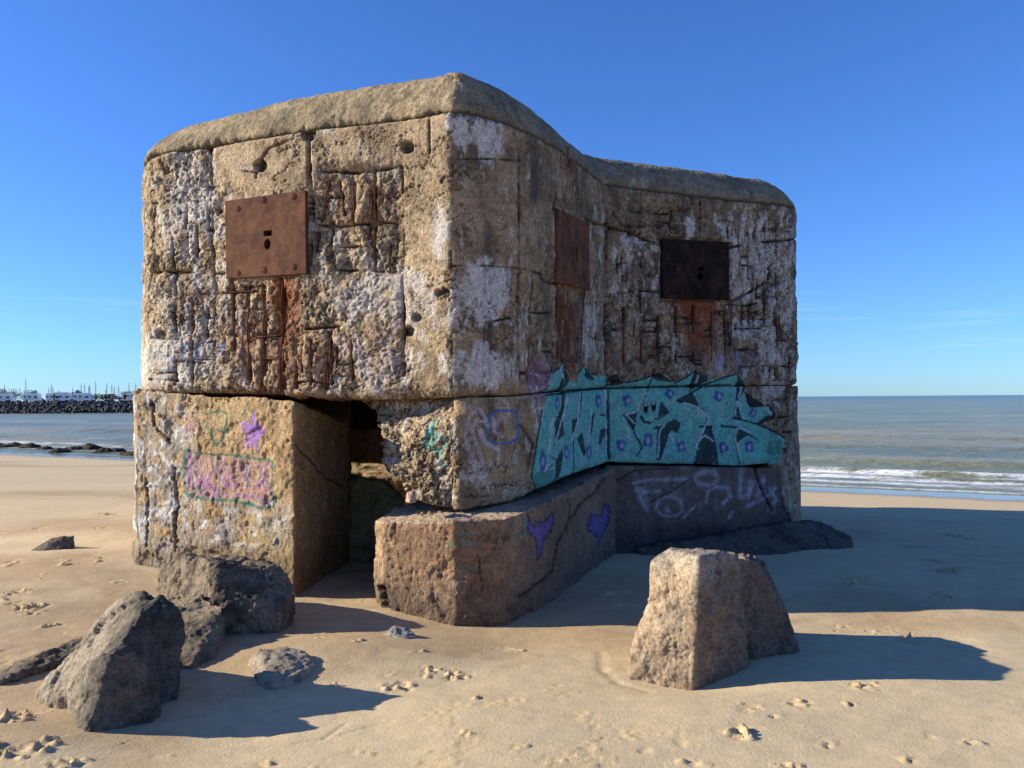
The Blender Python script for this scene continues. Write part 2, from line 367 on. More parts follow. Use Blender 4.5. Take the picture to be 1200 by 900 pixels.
def wall_relief_color(Vp, px, py, tier):
    """Vp: wall points; returns inward depth and pigment"""
    mk = Marks(px, py); n = len(px)
    shade_side = ss(px, 505, 545)  # wall past the corner, its shade partly put into the pigment
    wing = ss(px, 700, 730)
    rough_lo = fbm(Vp, 2.2, 4, 11); mid = fbm(Vp, 9, 4, 23); fin = fbm(Vp, 34, 3, 37); hi = vn(Vp, 70, 41)
    jag = vn(Vp, 16, 55)
    jx = fbm(Vp, 12, 4, 61, .65) * 2.4; jy = fbm(Vp, 12, 3, 67) * 2.4
    spall = np.zeros(n)
    for cx, cy, rx, ry, wt in [(215,280,70,150,1),(300,400,130,80,1),(430,400,90,70,.8),(420,260,65,75,1),(700,330,60,130,.35),(820,340,130,120,.75),(640,400,60,60,.6),(480,520,60,70,1.2),(910,420,35,160,.9)]:
        spall = np.maximum(spall, wt * mk.ell(cx, cy, rx, ry, .35))
    for cx, cy, rx, ry in [(300,195,55,28),(420,172,60,20),(500,240,28,60),(505,400,22,60)]:
        spall *= 1 - .75 * mk.ell(cx, cy, rx, ry, .4)
    if tier == 'low': spall = np.maximum(spall, 1.3 * (1 - ss(px, 520, 545)))
    spall = np.clip(spall + .35 * rough_lo, 0, 1.3)
    pock = ss(mid + .35 * fin, 0.12, 0.5)
    warp = np.stack([fin * .35, mid * .5, fin * .3], 1).astype(np.float32)
    fo_, f1_, f21 = facet(Vp, 7.5, 911, 1.0, warp); fo2, g1_, g21 = facet(Vp, 21, 931, 1.0, warp * 1.5)
    chunk = np.clip(.5 + .8 * fo_, 0, 1.2)
    fine = fbm(Vp, 45, 3, 43, .7)
    LL = fbm(Vp, 2.6, 6, 47, .62) * 4.2; fr_ = LL - np.floor(LL); ledge = np.floor(LL) + ss(fr_, .80, 1.0)
    LL2 = fbm(Vp * np.array([1, 1, .6]), 7, 5, 49, .62) * 3; fr2 = LL2 - np.floor(LL2); ledge2 = np.floor(LL2) + ss(fr2, .8, 1.0)
    dep = 0.004 * rough_lo + .0022 * fin * (.8 + .4 * spall) + .0032 * fine * (.8 + .7 * spall) + spall * (0.012 + .011 * np.clip(ledge + 1, -1, 3) + .007 * np.clip(ledge2 + 1, -1, 3) + 0.009 * chunk + .004 * fo2 + .006 * pock) + .0015 * hi
    _o, _f, f21b = facet(Vp, 2.1, 951, 1.0, (warp * .9)); _o2, _f2, f21c = facet(Vp, 5.0, 971, 1.0, warp * 1.2)
    crack = np.maximum((1 - ss(f21b, .006, .028)) * (vn(Vp, 1.7, 57) > -.1), (1 - ss(f21c, .01, .05)) * (vn(Vp, 2.9, 59) > .15) * (.3 + spall))
    dep += .012 * np.clip(crack, 0, 1)
    crv = np.maximum(ss(fr_, .72, .86) * (1 - ss(fr_, .95, 1.0)), .8 * ss(fr2, .72, .86) * (1 - ss(fr2, .95, 1.0))) * spall
    dep += .010 * spall * (1 - ss(f21, 0, .10)) * (rough_lo > -.2)
    # formwork boards: faint vertical strips
    board = np.abs(((px + jx * .2) / 17.0) % 1 - .5)
    dep += .002 * ss(board, .44, .5) * (1 - spall * .5)
    col = np.repeat(TAN[None, :], n, 0)
    col = mixc(col, OCH, np.clip(.5 + rough_lo, 0, 1) * .3)
    col = mixc(col, lin(205, 190, 165), ss(fine + .5 * fo_, .1, .7) * .45)
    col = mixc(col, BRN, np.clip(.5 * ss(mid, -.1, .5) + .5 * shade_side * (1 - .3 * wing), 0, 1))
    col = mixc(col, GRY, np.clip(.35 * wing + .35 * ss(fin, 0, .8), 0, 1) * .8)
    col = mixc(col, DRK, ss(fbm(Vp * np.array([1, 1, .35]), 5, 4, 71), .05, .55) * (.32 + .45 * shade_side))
    # dark run marks under the roof
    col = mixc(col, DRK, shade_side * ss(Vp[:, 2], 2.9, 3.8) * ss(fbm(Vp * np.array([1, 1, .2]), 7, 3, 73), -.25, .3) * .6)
    col = mixc(col, DRK * .7, np.clip(crv * .8 + .6 * ss(fine + .5 * fin, .2, .55), 0, .85))
    grime = ss(fbm(Vp * np.array([1, 1, .55]), 3.1, 6, 75, .68), .02, .4)
    col = mixc(col, lin(98, 84, 68), grime * (.45 + .2 * shade_side))  # grime, laid on heavier past the corner to deepen the shade
    col = mixc(col, DRK * .6, np.clip(crack, 0, 1) * .85)
    wn = fbm(Vp * np.array([1, 1, .45]), 13, 6, 81, .75); wsum = np.zeros(n)
    for cx, cy, rx, ry, wt in WHITES: wsum = np.maximum(wsum, wt * mk.ell(cx, cy, rx, ry, .6))
    if tier == 'low': wsum = np.maximum(wsum, .25)
    wm = ss(wn + (wsum - .42) * .62, -0.04, 0.26) * (.7 + .3 * np.clip(wsum, 0, 1))
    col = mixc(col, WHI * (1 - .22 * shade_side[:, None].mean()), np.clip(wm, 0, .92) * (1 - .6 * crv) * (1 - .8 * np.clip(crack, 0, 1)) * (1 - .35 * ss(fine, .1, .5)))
    for cx, cy, rx, ry, wt in RUSTS:
        col = mixc(col, RUS, np.clip(wt * mk.ell(cx, cy, rx, ry, .6) * ss(wn * 1.2 + fin * .4, -.45, .25), 0, .9))
    for pts, wd, dp, ru in GROOVES:
        dd = mk.dist([(a, b) for a, b in pts], wd * 3 + 8)
        d2 = dd + jx * .75
        mlt = np.clip(.75 + 1.3 * vn(Vp, 6, 91), .05, 1.25)   # groove breaks up along its length
        g = (1 - ss(np.abs(d2), wd * .2, wd * .2 + 1.2)) * mlt
        dep += dp * 1.35 * g
        halo = (1 - ss(np.abs(d2), wd * .5, wd * .5 + 7)) * spall
        dep += .008 * halo * np.clip(mlt, 0, 1)
        col = mixc(col, (RUS * .35 if ru > .5 else DRK * .45), np.clip(g * (.8 + .3 * ru), 0, .95))
        if ru > .3: col = mixc(col, RUS, np.clip(halo * ru * .28 * ss(fin, -.5, .4), 0, .5))
    for cx, cy, r, dp in HOLES:
        e = mk.ell(cx + 0, cy, r, r, .25); dep += dp * e; col = mixc(col, DRK * .6, e * .7)
    strip = mk.poly([(653,331),(690,341),(685,400),(680,425),(656,425)])
    dep += .022 * strip; col = mixc(col, lin(74, 48, 34), strip * .6 * ss(wn, -.5, .1))
    for pl_ in ([(269,239),(356,227),(357,318),(269,323)], [(655,248),(686,264),(687,336),(655,328)]): dep += .075 * mk.poly(pl_)
    rec = mk.poly([(774,275),(858,280),(858,354),(774,352)]); dep += .05 * rec + .06 * mk.poly([(782,283),(852,287),(852,347),(782,345)])
    # paint
    col = paint(mk, Vp, col, fin, wn, tier)
    return dep, col

def paint(mk, Vp, col, fin, wn, tier):
    mk = Marks(mk.px + 1.1 * fbm(Vp, 16, 4, 881, .7), mk.py + 1.3 * fbm(Vp, 15, 4, 883, .7))
    wear = 1 - .75 * ss(fin + .5 * wn, .25, .62)
    wear2 = 1 - ss(wn + .4 * fin, .0, .3) * .9
    jit = None
    n = len(mk.px)
    # pale blue faded letters at the bottom of the sunlit face
    for pts in ([(213,404),(213,424)],[(213,404),(219,404)],[(224,404),(224,420)],[(233,403),(228,420)],[(243,402),(243,418),(249,418)],[(253,402),(256,416),(260,402)],[(184,415),(200,420)],[(192,430),(202,432)]):
        col = mixc(col, lin(140, 175, 225), mk.line(pts, 3.5) * .55 * wear2)
    vis = (mk.px > 500)
    # lavender scribble left of the piece
    col = mixc(col, lin(150, 110, 140), mk.ell(634, 447, 13, 26, .5) * .6 * wear * vis)
    for pts in (zA((120,210),(150,260),(165,205),(185,265),(205,215)), zA((130,140),(155,120),(180,170)), zA((130,370),(145,335),(180,345)), zA((215,90),(250,140),(230,200))):
        col = mixc(col, WHT, mk.line(pts, 1.6) * .75 * wear)
    teal_r = zB((75,160),(240,130),(340,100),(450,140),(500,120),(585,75),(650,110),(660,130),(750,105),(830,90),(880,150),(868,200),(880,260),(900,285),(990,275),(1010,270),(1050,320),(1000,350),(950,380),(1030,420),(1100,465),(1088,560),(1080,610),(950,640),(830,640),(650,640),(420,640),(290,640),(62,640))
    teal_l = zA((115,745),(175,350),(215,265),(260,130),(310,75),(340,130),(345,180),(385,190),(400,140),(435,90),(470,130),(500,160),(560,150),(575,190),(575,650),(370,760),(250,830),(150,870))
    for pl in (teal_r, teal_l):
        m = mk.poly(pl)
        tv = TEAL[None, :] * (1 + .22 * fin[:, None]) * (1 + .15 * wn[:, None])
        a = m * np.clip(wear, .35, 1) * .93
        col = col * (1 - a[:, None]) + tv * a[:, None]
    # greener paint inside the letters
    for pl in (zB((1010,480),(1085,480),(1080,560),(1000,560)), zA((115,745),(240,650),(250,770),(150,830))):
        col = mixc(col, lin(50, 110, 90), mk.poly(pl) * .5)
    dark = [zB((560,640),(600,480),(640,395),(670,400),(700,520),(715,640)), zB((345,600),(350,400),(400,390),(450,350),(490,380),(470,440),(430,420),(370,600)),
            zB((470,250),(560,195),(585,250),(600,285),(560,268)), zB((800,350),(830,90),(885,160),(850,210),(820,260),(850,355)), zB((350,350),(370,250),(420,310)),
            zB((820,410),(880,430),(970,490),(880,450),(815,495)), zB((940,380),(1000,340),(1040,320),(1052,350),(960,388)), zB((155,330),(235,320),(215,430)),
            zB((585,75),(650,110),(660,130),(600,160),(560,190),(555,150)), zB((870,200),(905,215),(950,250),(990,275),(900,287),(880,260)), zB((75,160),(110,120),(160,140),(100,150)),
            zB((335,105),(370,90),(420,120),(455,140),(360,130)),
            zA((310,80),(325,260),(290,400),(310,490),(260,540),(215,620),(250,560),(250,430),(290,330),(300,200)), zA((350,410),(380,400),(385,440),(350,500)),
            zA((455,400),(490,360),(480,450),(455,530)), zA((380,520),(410,480),(435,600),(420,620)), zA((500,600),(520,470),(550,450),(545,500)),
            zA((215,620),(260,640),(300,560),(290,700),(265,770),(250,770),(255,650)), zA((310,75),(345,150),(345,180),(325,240)), zA((435,90),(470,130),(500,180),(450,170)),
            zA((570,160),(620,140),(650,190),(580,190))]
    for pl in dark: col = mixc(col, INK, mk.poly(pl) * .88 * np.clip(wear + .2, 0, 1))
    ink = [(zB((75,160),(240,130),(340,100),(370,90)),2), (zB((75,180),(250,170),(450,160),(800,155)),1.2), (zB((305,175),(265,260),(230,320)),2.2), (zB((340,100),(305,175)),1.6),
           (zB((155,330),(215,430),(262,520),(230,575)),1.8), (zB((830,90),(750,110),(650,150),(570,195),(470,245)),2), (zB((470,250),(560,270),(620,300),(645,350),(630,390)),1.8),
           (zB((730,395),(820,405)),2.6), (zB((790,350),(850,360),(950,385),(1050,430),(1100,465)),2.2), (zB((870,200),(885,260),(910,285),(985,280)),1.8), (zB((1000,270),(1050,320),(1040,345)),2.5),
           (zB((800,450),(835,620)),1.5), (zB((585,75),(560,150),(545,200)),1.8), (zB((585,75),(500,125),(460,145)),1.8), (zB((600,400),(670,400)),2.4), (zB((340,355),(360,355),(420,315)),2),
           (zB((330,410),(350,400)),2), (zB((258,345),(275,375),(312,375)),3.2),
           (zA((175,350),(115,745),(145,825)),1.8), (zA((220,265),(390,240),(570,225)),2), (zA((570,150),(572,640)),2.2), (zA((310,75),(260,130)),1.6), (zA((435,90),(395,140)),1.6),
           (zA((360,500),(365,730)),1.4), (zA((520,380),(560,385)),2), (zA((410,250),(395,400)),1.2)]
    for pts, wd in ink: col = mixc(col, INK, mk.line(pts, wd) * .9)
    for cx, cy in ((285, 290), (330, 280)):
        (x, y), = zB((cx, cy)); col = mixc(col, INK, mk.ell(x, y, 2.9, 6.4, .2)); col = mixc(col, WHT, mk.ell(x, y - 3.5, 1.3, 2, .3))
    wht = [zB((300,185),(235,310),(165,335)), zB((355,580),(365,420),(390,395)), zB((510,260),(600,290),(655,350),(620,420),(580,520)), zB((805,460),(830,560)), zB((850,165),(830,230)),
           zB((170,400),(190,440),(180,460),(205,480)), zB((820,255),(810,330)), zB((515,280),(530,300),(545,290)), zB((590,300),(600,340),(620,330)), zB((600,480),(630,450),(680,480)),
           zB((820,415),(850,410),(900,440)), zB((600,100),(590,140)), zB((430,450),(445,490)), zB((985,300),(1010,290),(1030,330)), zB((170,335),(215,380)),
           zA((330,280),(255,540)), zA((400,250),(390,400),(350,540)), zA((240,400),(215,600)), zA((190,710),(210,680),(235,660)), zA((470,340),(440,650)), zA((300,100),(310,160)), zA((555,240),(555,600)), zA((510,560),(500,590)), zA((205,700),(245,690))]
    for pts in wht: col = mixc(col, WHT, mk.line(pts, 1.7) * .85 * wear)
    for f, rx, ry in [((175,245),1,1.2),((425,205),1,1),((710,220),1.1,1.2),((915,320),.8,.9),((300,480),1.1,1.5),((490,515),1.1,1.2),((138,510),1.1,1.2),((740,520),1.1,1.2),((895,515),1.2,1.2)]:
        (x, y), = zB(f)
        an = (x * 7 + y * 3) % 6.28
        for q_ in range(4): col = mixc(col, BLU, mk.ell(x + 3.0 * rx * math.cos(an + q_ * 1.6 + .3 * math.sin(q_ * 5 + x)), y + 3.4 * ry * math.sin(an + q_ * 1.6), 2.6 * rx, 2.9 * ry, .45) * .8)
        col = mixc(col, lin(180, 172, 210), mk.ell(x + .4 + math.sin(an), y + .5, 2.0 * rx, 2.8 * ry, .4) * .9)
    for f, rx, ry in [((180,650),.8,2.6),((265,310),.6,1.6),((320,600),.6,1.8),((450,600),.6,2),((510,300),.6,1.8)]:
        (x, y), = zA(f)
        col = mixc(col, BLU, mk.ell(x, y, 4.8 * rx, 4.6 * ry, .35) * .8); col = mixc(col, lin(170, 165, 205), mk.ell(x + .4, y + 1, 2.3 * rx, 2.2 * ry, .35) * .85)
    # lilac haze above the piece
    col = mixc(col, lin(110, 98, 160), (mk.ell(850, 425, 26, 11, .6) * .5 + mk.ell(810, 418, 14, 8, .6) * .4 + mk.ell(880, 415, 12, 9, .6) * .35) * ss(wn, -.2, .3))
    # blue frame, white sweep and handwriting on the hanging block
    col = mixc(col, lin(70, 115, 165), mk.line(zG((475,230),(520,205),(630,210),(632,290),(635,370),(560,400),(470,395),(455,330),(475,225)), 3.2) * .85 * wear)
    for pts in (zG((350,190),(420,200),(460,300)), zG((330,360),(380,280),(450,260)), zG((360,290),(400,420),(430,520)), zG((390,260),(430,380),(520,440)), zG((340,400),(370,470),(390,540)), zG((380,200),(330,330),(340,430)), zG((410,300),(450,400),(500,430)), zG((490,250),(500,330),(545,360)), zG((500,300),(540,240),(560,250))):
        col = mixc(col, lin(190, 180, 185), mk.line(pts, 4.2) * .62 * wear2)
    for pts in (zG((345,600),(355,570),(375,575)), zG((400,545),(410,565),(425,540),(435,560)), zG((450,560),(460,540),(475,560)), zG((500,520),(515,540),(535,520)), zG((560,570),(565,530),(575,545)), zG((410,660),(430,665),(445,655)), zG((470,665),(475,640),(500,640),(500,660)), zG((515,655),(525,635),(540,655),(550,635),(575,640)), zG((590,640),(620,650)), zG((320,705),(345,715),(360,700),(380,712),(400,705)), zG((420,712),(450,708),(485,705)), zG((400,210),(425,260)), zG((330,360),(350,340))):
        col = mixc(col, INK, mk.line(pts, 1.7) * .75 * wear)
    for pts in (zG((105,270),(95,350),(110,440),(150,450)), zG((90,330),(60,400),(110,420),(140,350)), zG((130,340),(180,370),(185,420),(150,440)), zG((100,300),(130,370),(100,440)), zG((160,450),(175,540)), zG((120,280),(110,310),(80,350))):
        col = mixc(col, lin(70, 175, 165), mk.line(pts, 2.8) * .7 * wear)
    return col

# smooth plan of the upper walls, left-back round to right-back
UP = [(-3.15, 14.6)] + [XY(a, b) for a, b in [(166,7.9),(164.5,7.35),(171,7.12),(195,6.97),(245,6.82),(365,6.43),(470,6.22),(500,6.13),(530,6.03),(557,6.10),(596,6.32),(626,6.58),(665,7.1),(690,7.62),(713,8.18),(735,8.28),(830,8.7),(925,9.13),(935,9.22),(937,9.45)]] + [(3.3, 14.6)]
def resample(pts, ds, sm):
    P_ = np.array(pts, float); seg = np.hypot(*np.diff(P_, axis=0).T); L = np.r_[0, np.cumsum(seg)]
    n = int(L[-1] / .01); u = np.linspace(0, L[-1], n); X = np.stack([np.interp(u, L, P_[:, 0]), np.interp(u, L, P_[:, 1])], 1)
    k = max(1, int(sm / .01)) | 1; pad = k // 2
    Xp = np.concatenate([np.repeat(X[:1], pad, 0), X, np.repeat(X[-1:], pad, 0)]); ker = np.hanning(k + 2)[1:-1]; ker /= ker.sum()
    X = np.stack([np.convolve(Xp[:, i], ker, 'valid') for i in (0, 1)], 1)
    k2 = 51; Xq = np.concatenate([np.repeat(X[:1], 25, 0), X, np.repeat(X[-1:], 25, 0)]); ke = np.hanning(k2 + 2)[1:-1]; ke /= ke.sum()
    XS = np.stack([np.convolve(Xq[:, i], ke, 'valid') for i in (0, 1)], 1)
    TS = np.gradient(XS, axis=0); TS /= np.hypot(TS[:, 0], TS[:, 1])[:, None] + 1e-9
    # uneven spacing: fine where the wall faces the beach, coarse behind
    front = X[:, 1] < 10.2; front = front & (u > 0)
    keep = [0]; acc = 0
    for i in range(1, n):
        acc += np.hypot(*(X[i] - X[i - 1]))
        if acc >= (ds if X[i, 1] < 9.6 else .09): keep.append(i); acc = 0
    if keep[-1] != n - 1: keep.append(n - 1)
    X = X[keep]; XS = XS[keep]; NS = np.stack([TS[keep][:, 1], -TS[keep][:, 0]], 1)
    T = np.gradient(X, axis=0); T /= np.hypot(T[:, 0], T[:, 1])[:, None] + 1e-9
    Nn = np.stack([T[:, 1], -T[:, 0]], 1)       # outward
    return X, Nn, XS, NS
PX, PN, PXs, PNs = resample(UP, .0095, .17)
col_px = 600 + FPX * PX[:, 0] / PX[:, 1]
vis = PX[:, 1] < 9.6
SEAM = np.interp(col_px, [165, 300, 400, 440, 600, 712, 935], [1.68, 1.655, 1.615, 1.60, 1.62, 1.70, 1.73])
SEAM[~vis] = 1.62
ZS = 3.80
bunker = empty("bunker", (0, 9, 0), "huge ruined concrete bunker with graffiti and rusty steel plates standing broken on the beach", "bunker")

def wall_grid(X, Nn, zlo, zhi, rows, tier, lip=0.5, name='wall', inset=0.0):
    nc = len(X); t = np.linspace(0, 1, rows)
    Z = zlo[None, :] + t[:, None] * (zhi - zlo)[None, :]
    if inset: X = X - Nn * inset
    V = np.empty((rows, nc, 3)); V[:, :, 0] = X[None, :, 0]; V[:, :, 1] = X[None, :, 1]; V[:, :, 2] = Z
    flat = V.reshape(-1, 3); px, py = proj(flat)
    hid = np.repeat((X[:, 1] > 9.62)[None, :], rows, 0).ravel()
    px = np.where(hid, -500, px)
    dep, col = wall_relief_color(flat, px, py, tier)
    # round the edges at top and bottom, chip them
    zt = (flat[:, 2] - np.repeat(zlo[None, :], rows, 0).ravel()); chip = .5 + .9 * np.abs(fbm(flat, 7, 3, 101))
    dep = dep + .05 * np.exp(-zt / .02) * chip + (.035 * np.exp(-zt / .07) * chip)
    zu = (np.repeat(zhi[None, :], rows, 0).ravel() - flat[:, 2]); dep = dep + .03 * np.exp(-zu / .012) * chip
    NN = np.repeat(Nn[None], rows, 0).reshape(-1, 2)
    flat = flat.copy(); flat[:, :2] -= NN * dep[:, None]
    V = flat.reshape(rows, nc, 3); Cc = col.reshape(rows, nc, 3)
    # lip rows running inward underneath
    nl = 12; lipz = V[0].copy(); L = []; LC = []
    for k in range(nl, 0, -1):
        q = lipz.copy(); dd = lip * (k / nl) ** 1.5; q[:, :2] -= Nn * dd
        q[:, 2] += .05 * fbm(q, 5, 3, 111) * min(1, k / 4) + .02 * vn(q, 18, 113) * min(1, k / 3)
        L.append(q); LC.append(np.repeat((BRN * .85)[None], nc, 0))
    V = np.concatenate([np.array(L), V]); Cc = np.concatenate([np.array(LC), Cc])
    return V, Cc
# upper wall
rows = 235
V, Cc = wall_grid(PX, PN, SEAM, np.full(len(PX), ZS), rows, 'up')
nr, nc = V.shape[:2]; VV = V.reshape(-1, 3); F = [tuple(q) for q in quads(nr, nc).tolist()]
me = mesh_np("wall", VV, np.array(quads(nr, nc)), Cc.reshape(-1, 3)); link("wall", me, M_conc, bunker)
# closed flat slab: underside (ceiling of the lower room) and rear wall
def sub(A, k=25): return A[::k]
cp = sub(PX - PN * .10, 12); cz = sub(SEAM, 12)
bm = bmesh.new(); vs = [bm.verts.new((x, y, z + .04)) for (x, y), z in zip(cp, cz)]; vt = [bm.verts.new((x, y, ZS - .1)) for x, y in cp]
bm.faces.new(vs); n_ = len(vs); bm.faces.new((vs[0], vs[-1], vt[-1], vt[0]))
for i in range(n_ - 1): bm.faces.new((vs[i], vs[i + 1], vt[i + 1], vt[i]))
me = bpy.data.meshes.new("core"); bmesh.ops.triangulate(bm, faces=bm.faces[:]); bm.to_mesh(me); bm.free(); setcol(me, np.repeat(BRN[None], len(me.vertices), 0))
link("ceiling", me, M_conc, bunker)

# roof cap with its rounded shoulder
prof = [(.10, ZS - .002), (.008, ZS + .004), (.012, 3.83), (.04, 3.91), (.085, 3.99), (.14, 4.07), (.21, 4.15), (.29, 4.205), (.40, 4.24), (.6, 4.26), (.75, 4.27)]
pi_ = np.array(prof); Lp = np.r_[0, np.cumsum(np.hypot(*np.diff(pi_, axis=0).T))]; uu = np.linspace(0, Lp[-1], 95)
ins = np.interp(uu, Lp, pi_[:, 0]); zz = np.interp(uu, Lp, pi_[:, 1])
ker = np.hanning(9)[1:-1]; ker /= ker.sum()
for a in (ins, zz): a[12:-4] = np.convolve(a, ker, 'same')[12:-4]
# smoothed normals for the inset so the shoulder does not fold at the corners
def smooth_cols(A, k):
    ker = np.hanning(k + 2)[1:-1]; ker /= ker.sum(); pad = k // 2
    Ap = np.concatenate([np.repeat(A[:1], pad, 0), A, np.repeat(A[-1:], pad, 0)])
    return np.stack([np.convolve(Ap[:, i], ker, 'valid') for i in range(A.shape[1])], 1)
top_extra = np.interp(col_px, [165, 215, 300, 480, 505, 530, 552, 572, 600, 640, 690, 935], [-.02, -.03, .0, .02, .01, -.005, .03, .05, .035, .01, -.03, .0]); top_extra[~vis] = 0
V = np.empty((len(uu), len(PX), 3))
kin = np.interp(col_px, [165, 215, 330, 480, 560, 640, 800, 880, 935], [1.4, 1.25, 1.0, 1.0, 1.1, 1.0, 1.0, 1.2, 1.5]); kin[~vis] = 1.3
kin = smooth_cols(kin[:, None], 61)[:, 0]
bl = ss(ins, .03, .22)[:, None, None]
V[:, :, :2] = PX[None] * (1 - bl) + PXs[None] * bl - PNs[None] * (ins[:, None] * np.where(ins[:, None] > .03, kin[None], 1))[:, :, None]
V[:, :, 2] = zz[:, None] + top_extra[None, :] * ss(zz, 3.85, 4.2)[:, None]
rv = V.reshape(-1, 3); nz = np.clip((rv[:, 2] - 3.8) / .4, 0, 1)
rp = fbm(rv, 1.6, 3, 201) * .018 + fbm(rv, 6, 5, 203, .65) * .016 + fbm(rv, 35, 3, 205, .7) * .006
NN = np.repeat(PNs[None], len(uu), 0).reshape(-1, 2)
rv = rv.copy(); rv[:, :2] += NN * (rp * (1 - .6 * nz))[:, None]; rv[:, 2] += rp * nz
lowchip = np.repeat((np.abs(fbm(np.c_[PX, np.zeros(len(PX))], 5, 4, 207)))[None], len(uu), 0).ravel()
rv[:, :2] -= NN * ((.02 + .16 * np.clip(lowchip - .12, 0, .3)) * np.exp(-np.maximum(rv[:, 2] - ZS, 0) / (.012 + .05 * lowchip)))[:, None]
px, py = proj(rv)
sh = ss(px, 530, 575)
rc = np.repeat(lin(170, 148, 114)[None], len(rv), 0)
rc = mixc(rc, lin(118, 104, 80), ss(fbm(rv, 3.2, 4, 211), -.1, .5) * .6)
rc = mixc(rc, lin(96, 90, 72), ss(fbm(rv, 12, 5, 213, .7), .0, .5) * .6)
rc = mixc(rc, lin(112, 104, 92), sh * .45)  # roof past the corner greyed, shade put into its colour
rc = mixc(rc, lin(200, 190, 170), ss(fbm(rv, 9, 4, 217), .3, .6) * .35)
crk = np.exp(-np.maximum(rv[:, 2] - ZS - .012 - .03 * np.abs(fbm(rv * np.array([1, 1, 0]), 3, 4, 221)), 0) / .012)
rc = mixc(rc, lin(84, 76, 62), crk * .75)
rc = mixc(rc, lin(92, 82, 66), ss(fbm(rv * np.array([1, 1, .3]), 5, 5, 227, .7), .0, .4) * .5)
rc = mixc(rc, lin(84, 78, 64), ss(fbm(rv, 22, 5, 223, .75), .08, .4) * .55)
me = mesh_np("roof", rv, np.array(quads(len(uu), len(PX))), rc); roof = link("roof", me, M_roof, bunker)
tp = rv.reshape(len(uu), len(PX), 3)[-1][::10]
bm = bmesh.new(); vs = [bm.verts.new(v) for v in tp]; vb = [bm.verts.new((max(-2.6, min(2.6, v[0])), 14.0 + .002 * k_, 4.235)) for k_, v in enumerate(tp)]
for k_ in range(len(vs) - 1): bm.faces.new((vs[k_], vs[k_ + 1], vb[k_ + 1], vb[k_]))
bmesh.ops.recalc_face_normals(bm, faces=bm.faces)
me = bpy.data.meshes.new("roof_top"); bm.to_mesh(me); bm.free(); setcol(me, np.repeat(lin(150, 135, 100)[None], len(me.vertices), 0))
link("roof_top", me, M_roof, bunker)

# lower tier: the hanging wall from the broken edge of the opening to the wing
i0 = int(np.argmin(np.abs(np.where(vis, col_px, 1e9) - 408))); idx = np.arange(i0, len(PX)); idx = idx[PX[idx, 1] < 9.6]
LX, LN = PX[idx], PN[idx]; lpx = col_px[idx]
pxb = [408, 475, 500, 535, 600, 625, 665, 713, 768, 817, 866, 901, 908, 925, 936]
pyb = [587, 587, 593, 599, 588, 576, 558, 541, 543, 544, 546, 543, 560, 612, 640]
def zat(px, py, Y): return P(px, py, Y).z
zlo = np.array([zat(a, float(np.interp(a, pxb, pyb)), y) for a, y in zip(lpx, LX[:, 1])])
zhi = SEAM[idx] - .006
rowsL = 115; t = np.linspace(0, 1, rowsL)
# broken left edge: every row starts at its own distance along the wall
edge_px = np.interp(np.linspace(587, 468, rowsL), [468, 475, 490, 510, 530, 545, 560, 575, 587], [408, 418, 432, 441, 443, 446, 458, 468, 472])
ncL = len(idx); s_all = np.r_[0, np.cumsum(np.hypot(*np.diff(LX, axis=0).T))]
Vb = np.empty((rowsL, ncL, 3)); Nb = np.empty((rowsL, ncL, 2))
ext = 46
jr = np.c_[np.zeros(rowsL), np.zeros(rowsL), np.linspace(0, 1, rowsL)]
edge_px = np.interp(np.linspace(587, 468, rowsL), [468, 474, 484, 494, 504, 512, 530, 545, 556, 566, 576, 587], [404, 410, 424, 428, 437, 442, 441, 444, 450, 466, 468, 474]) + 5 * fbm(jr, 14, 4, 151, .6)
sL = np.interp(edge_px, lpx[:200], s_all[:200])
for r in range(rowsL):
    s0 = sL[r]; wgt = np.clip(1 - s_all / 1.1, 0, 1)     # squeeze only the first metre
    su = s_all + s0 * wgt ** 1.0
    Vb[r, :, 0] = np.interp(su, s_all, LX[:, 0]); Vb[r, :, 1] = np.interp(su, s_all, LX[:, 1])
    Nb[r, :, 0] = np.interp(su, s_all, LN[:, 0]); Nb[r, :, 1] = np.interp(su, s_all, LN[:, 1])
    zl = np.interp(su, s_all, zlo); zh = np.interp(su, s_all, zhi); Vb[r, :, 2] = zl + t[r] * (zh - zl)
flat = Vb.reshape(-1, 3); px, py = proj(flat)
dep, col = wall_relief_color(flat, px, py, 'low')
chip = .5 + .9 * np.abs(fbm(flat, 7, 3, 121)); tt = np.repeat(t[:, None], ncL, 1).ravel(); hh = np.repeat((zhi - zlo)[None], rowsL, 0).ravel()
zt = tt * hh; dep += .03 * np.exp(-zt / .02) * chip
left_w = (1 - ss(px, 520, 550))
dep += .035 * np.exp(-(hh - zt) / .03) * (.3 + chip * .8) * (.4 + .6 * left_w)
dep += left_w * (.10 * ss(py * -1, -500, -475) + .06 * np.abs(fbm(flat, 3.5, 4, 127)))      # worn recess below the upper wall
dep += (1 - ss(px, 440, 500)) * .10 * (1 + fbm(flat, 5, 3, 129))
flat = flat.copy(); flat[:, :2] -= Nb.reshape(-1, 2) * dep[:, None]
Vb = flat.reshape(rowsL, ncL, 3); Cb = col.reshape(rowsL, ncL, 3)
# return face running inside at the broken edge
Le = []; LeC = []
for k in range(ext, 0, -1):
    q = Vb[:, 0, :].copy(); d = k / ext
    q[:, 0] += .62 * d ** 1.2 + .05 * vn(q * 1.0 + k * .05, 6, 131) ; q[:, 1] += 1.0 * d
    q[:, 0] += .07 * fbm(q, 4, 4, 133) * min(1, k / 6)
    Le.append(q); LeC.append(np.repeat((BRN * .95)[None], rowsL, 0))
Vb = np.concatenate([np.stack(Le, 1), Vb], 1); Cb = np.concatenate([np.stack(LeC, 1), Cb], 1)
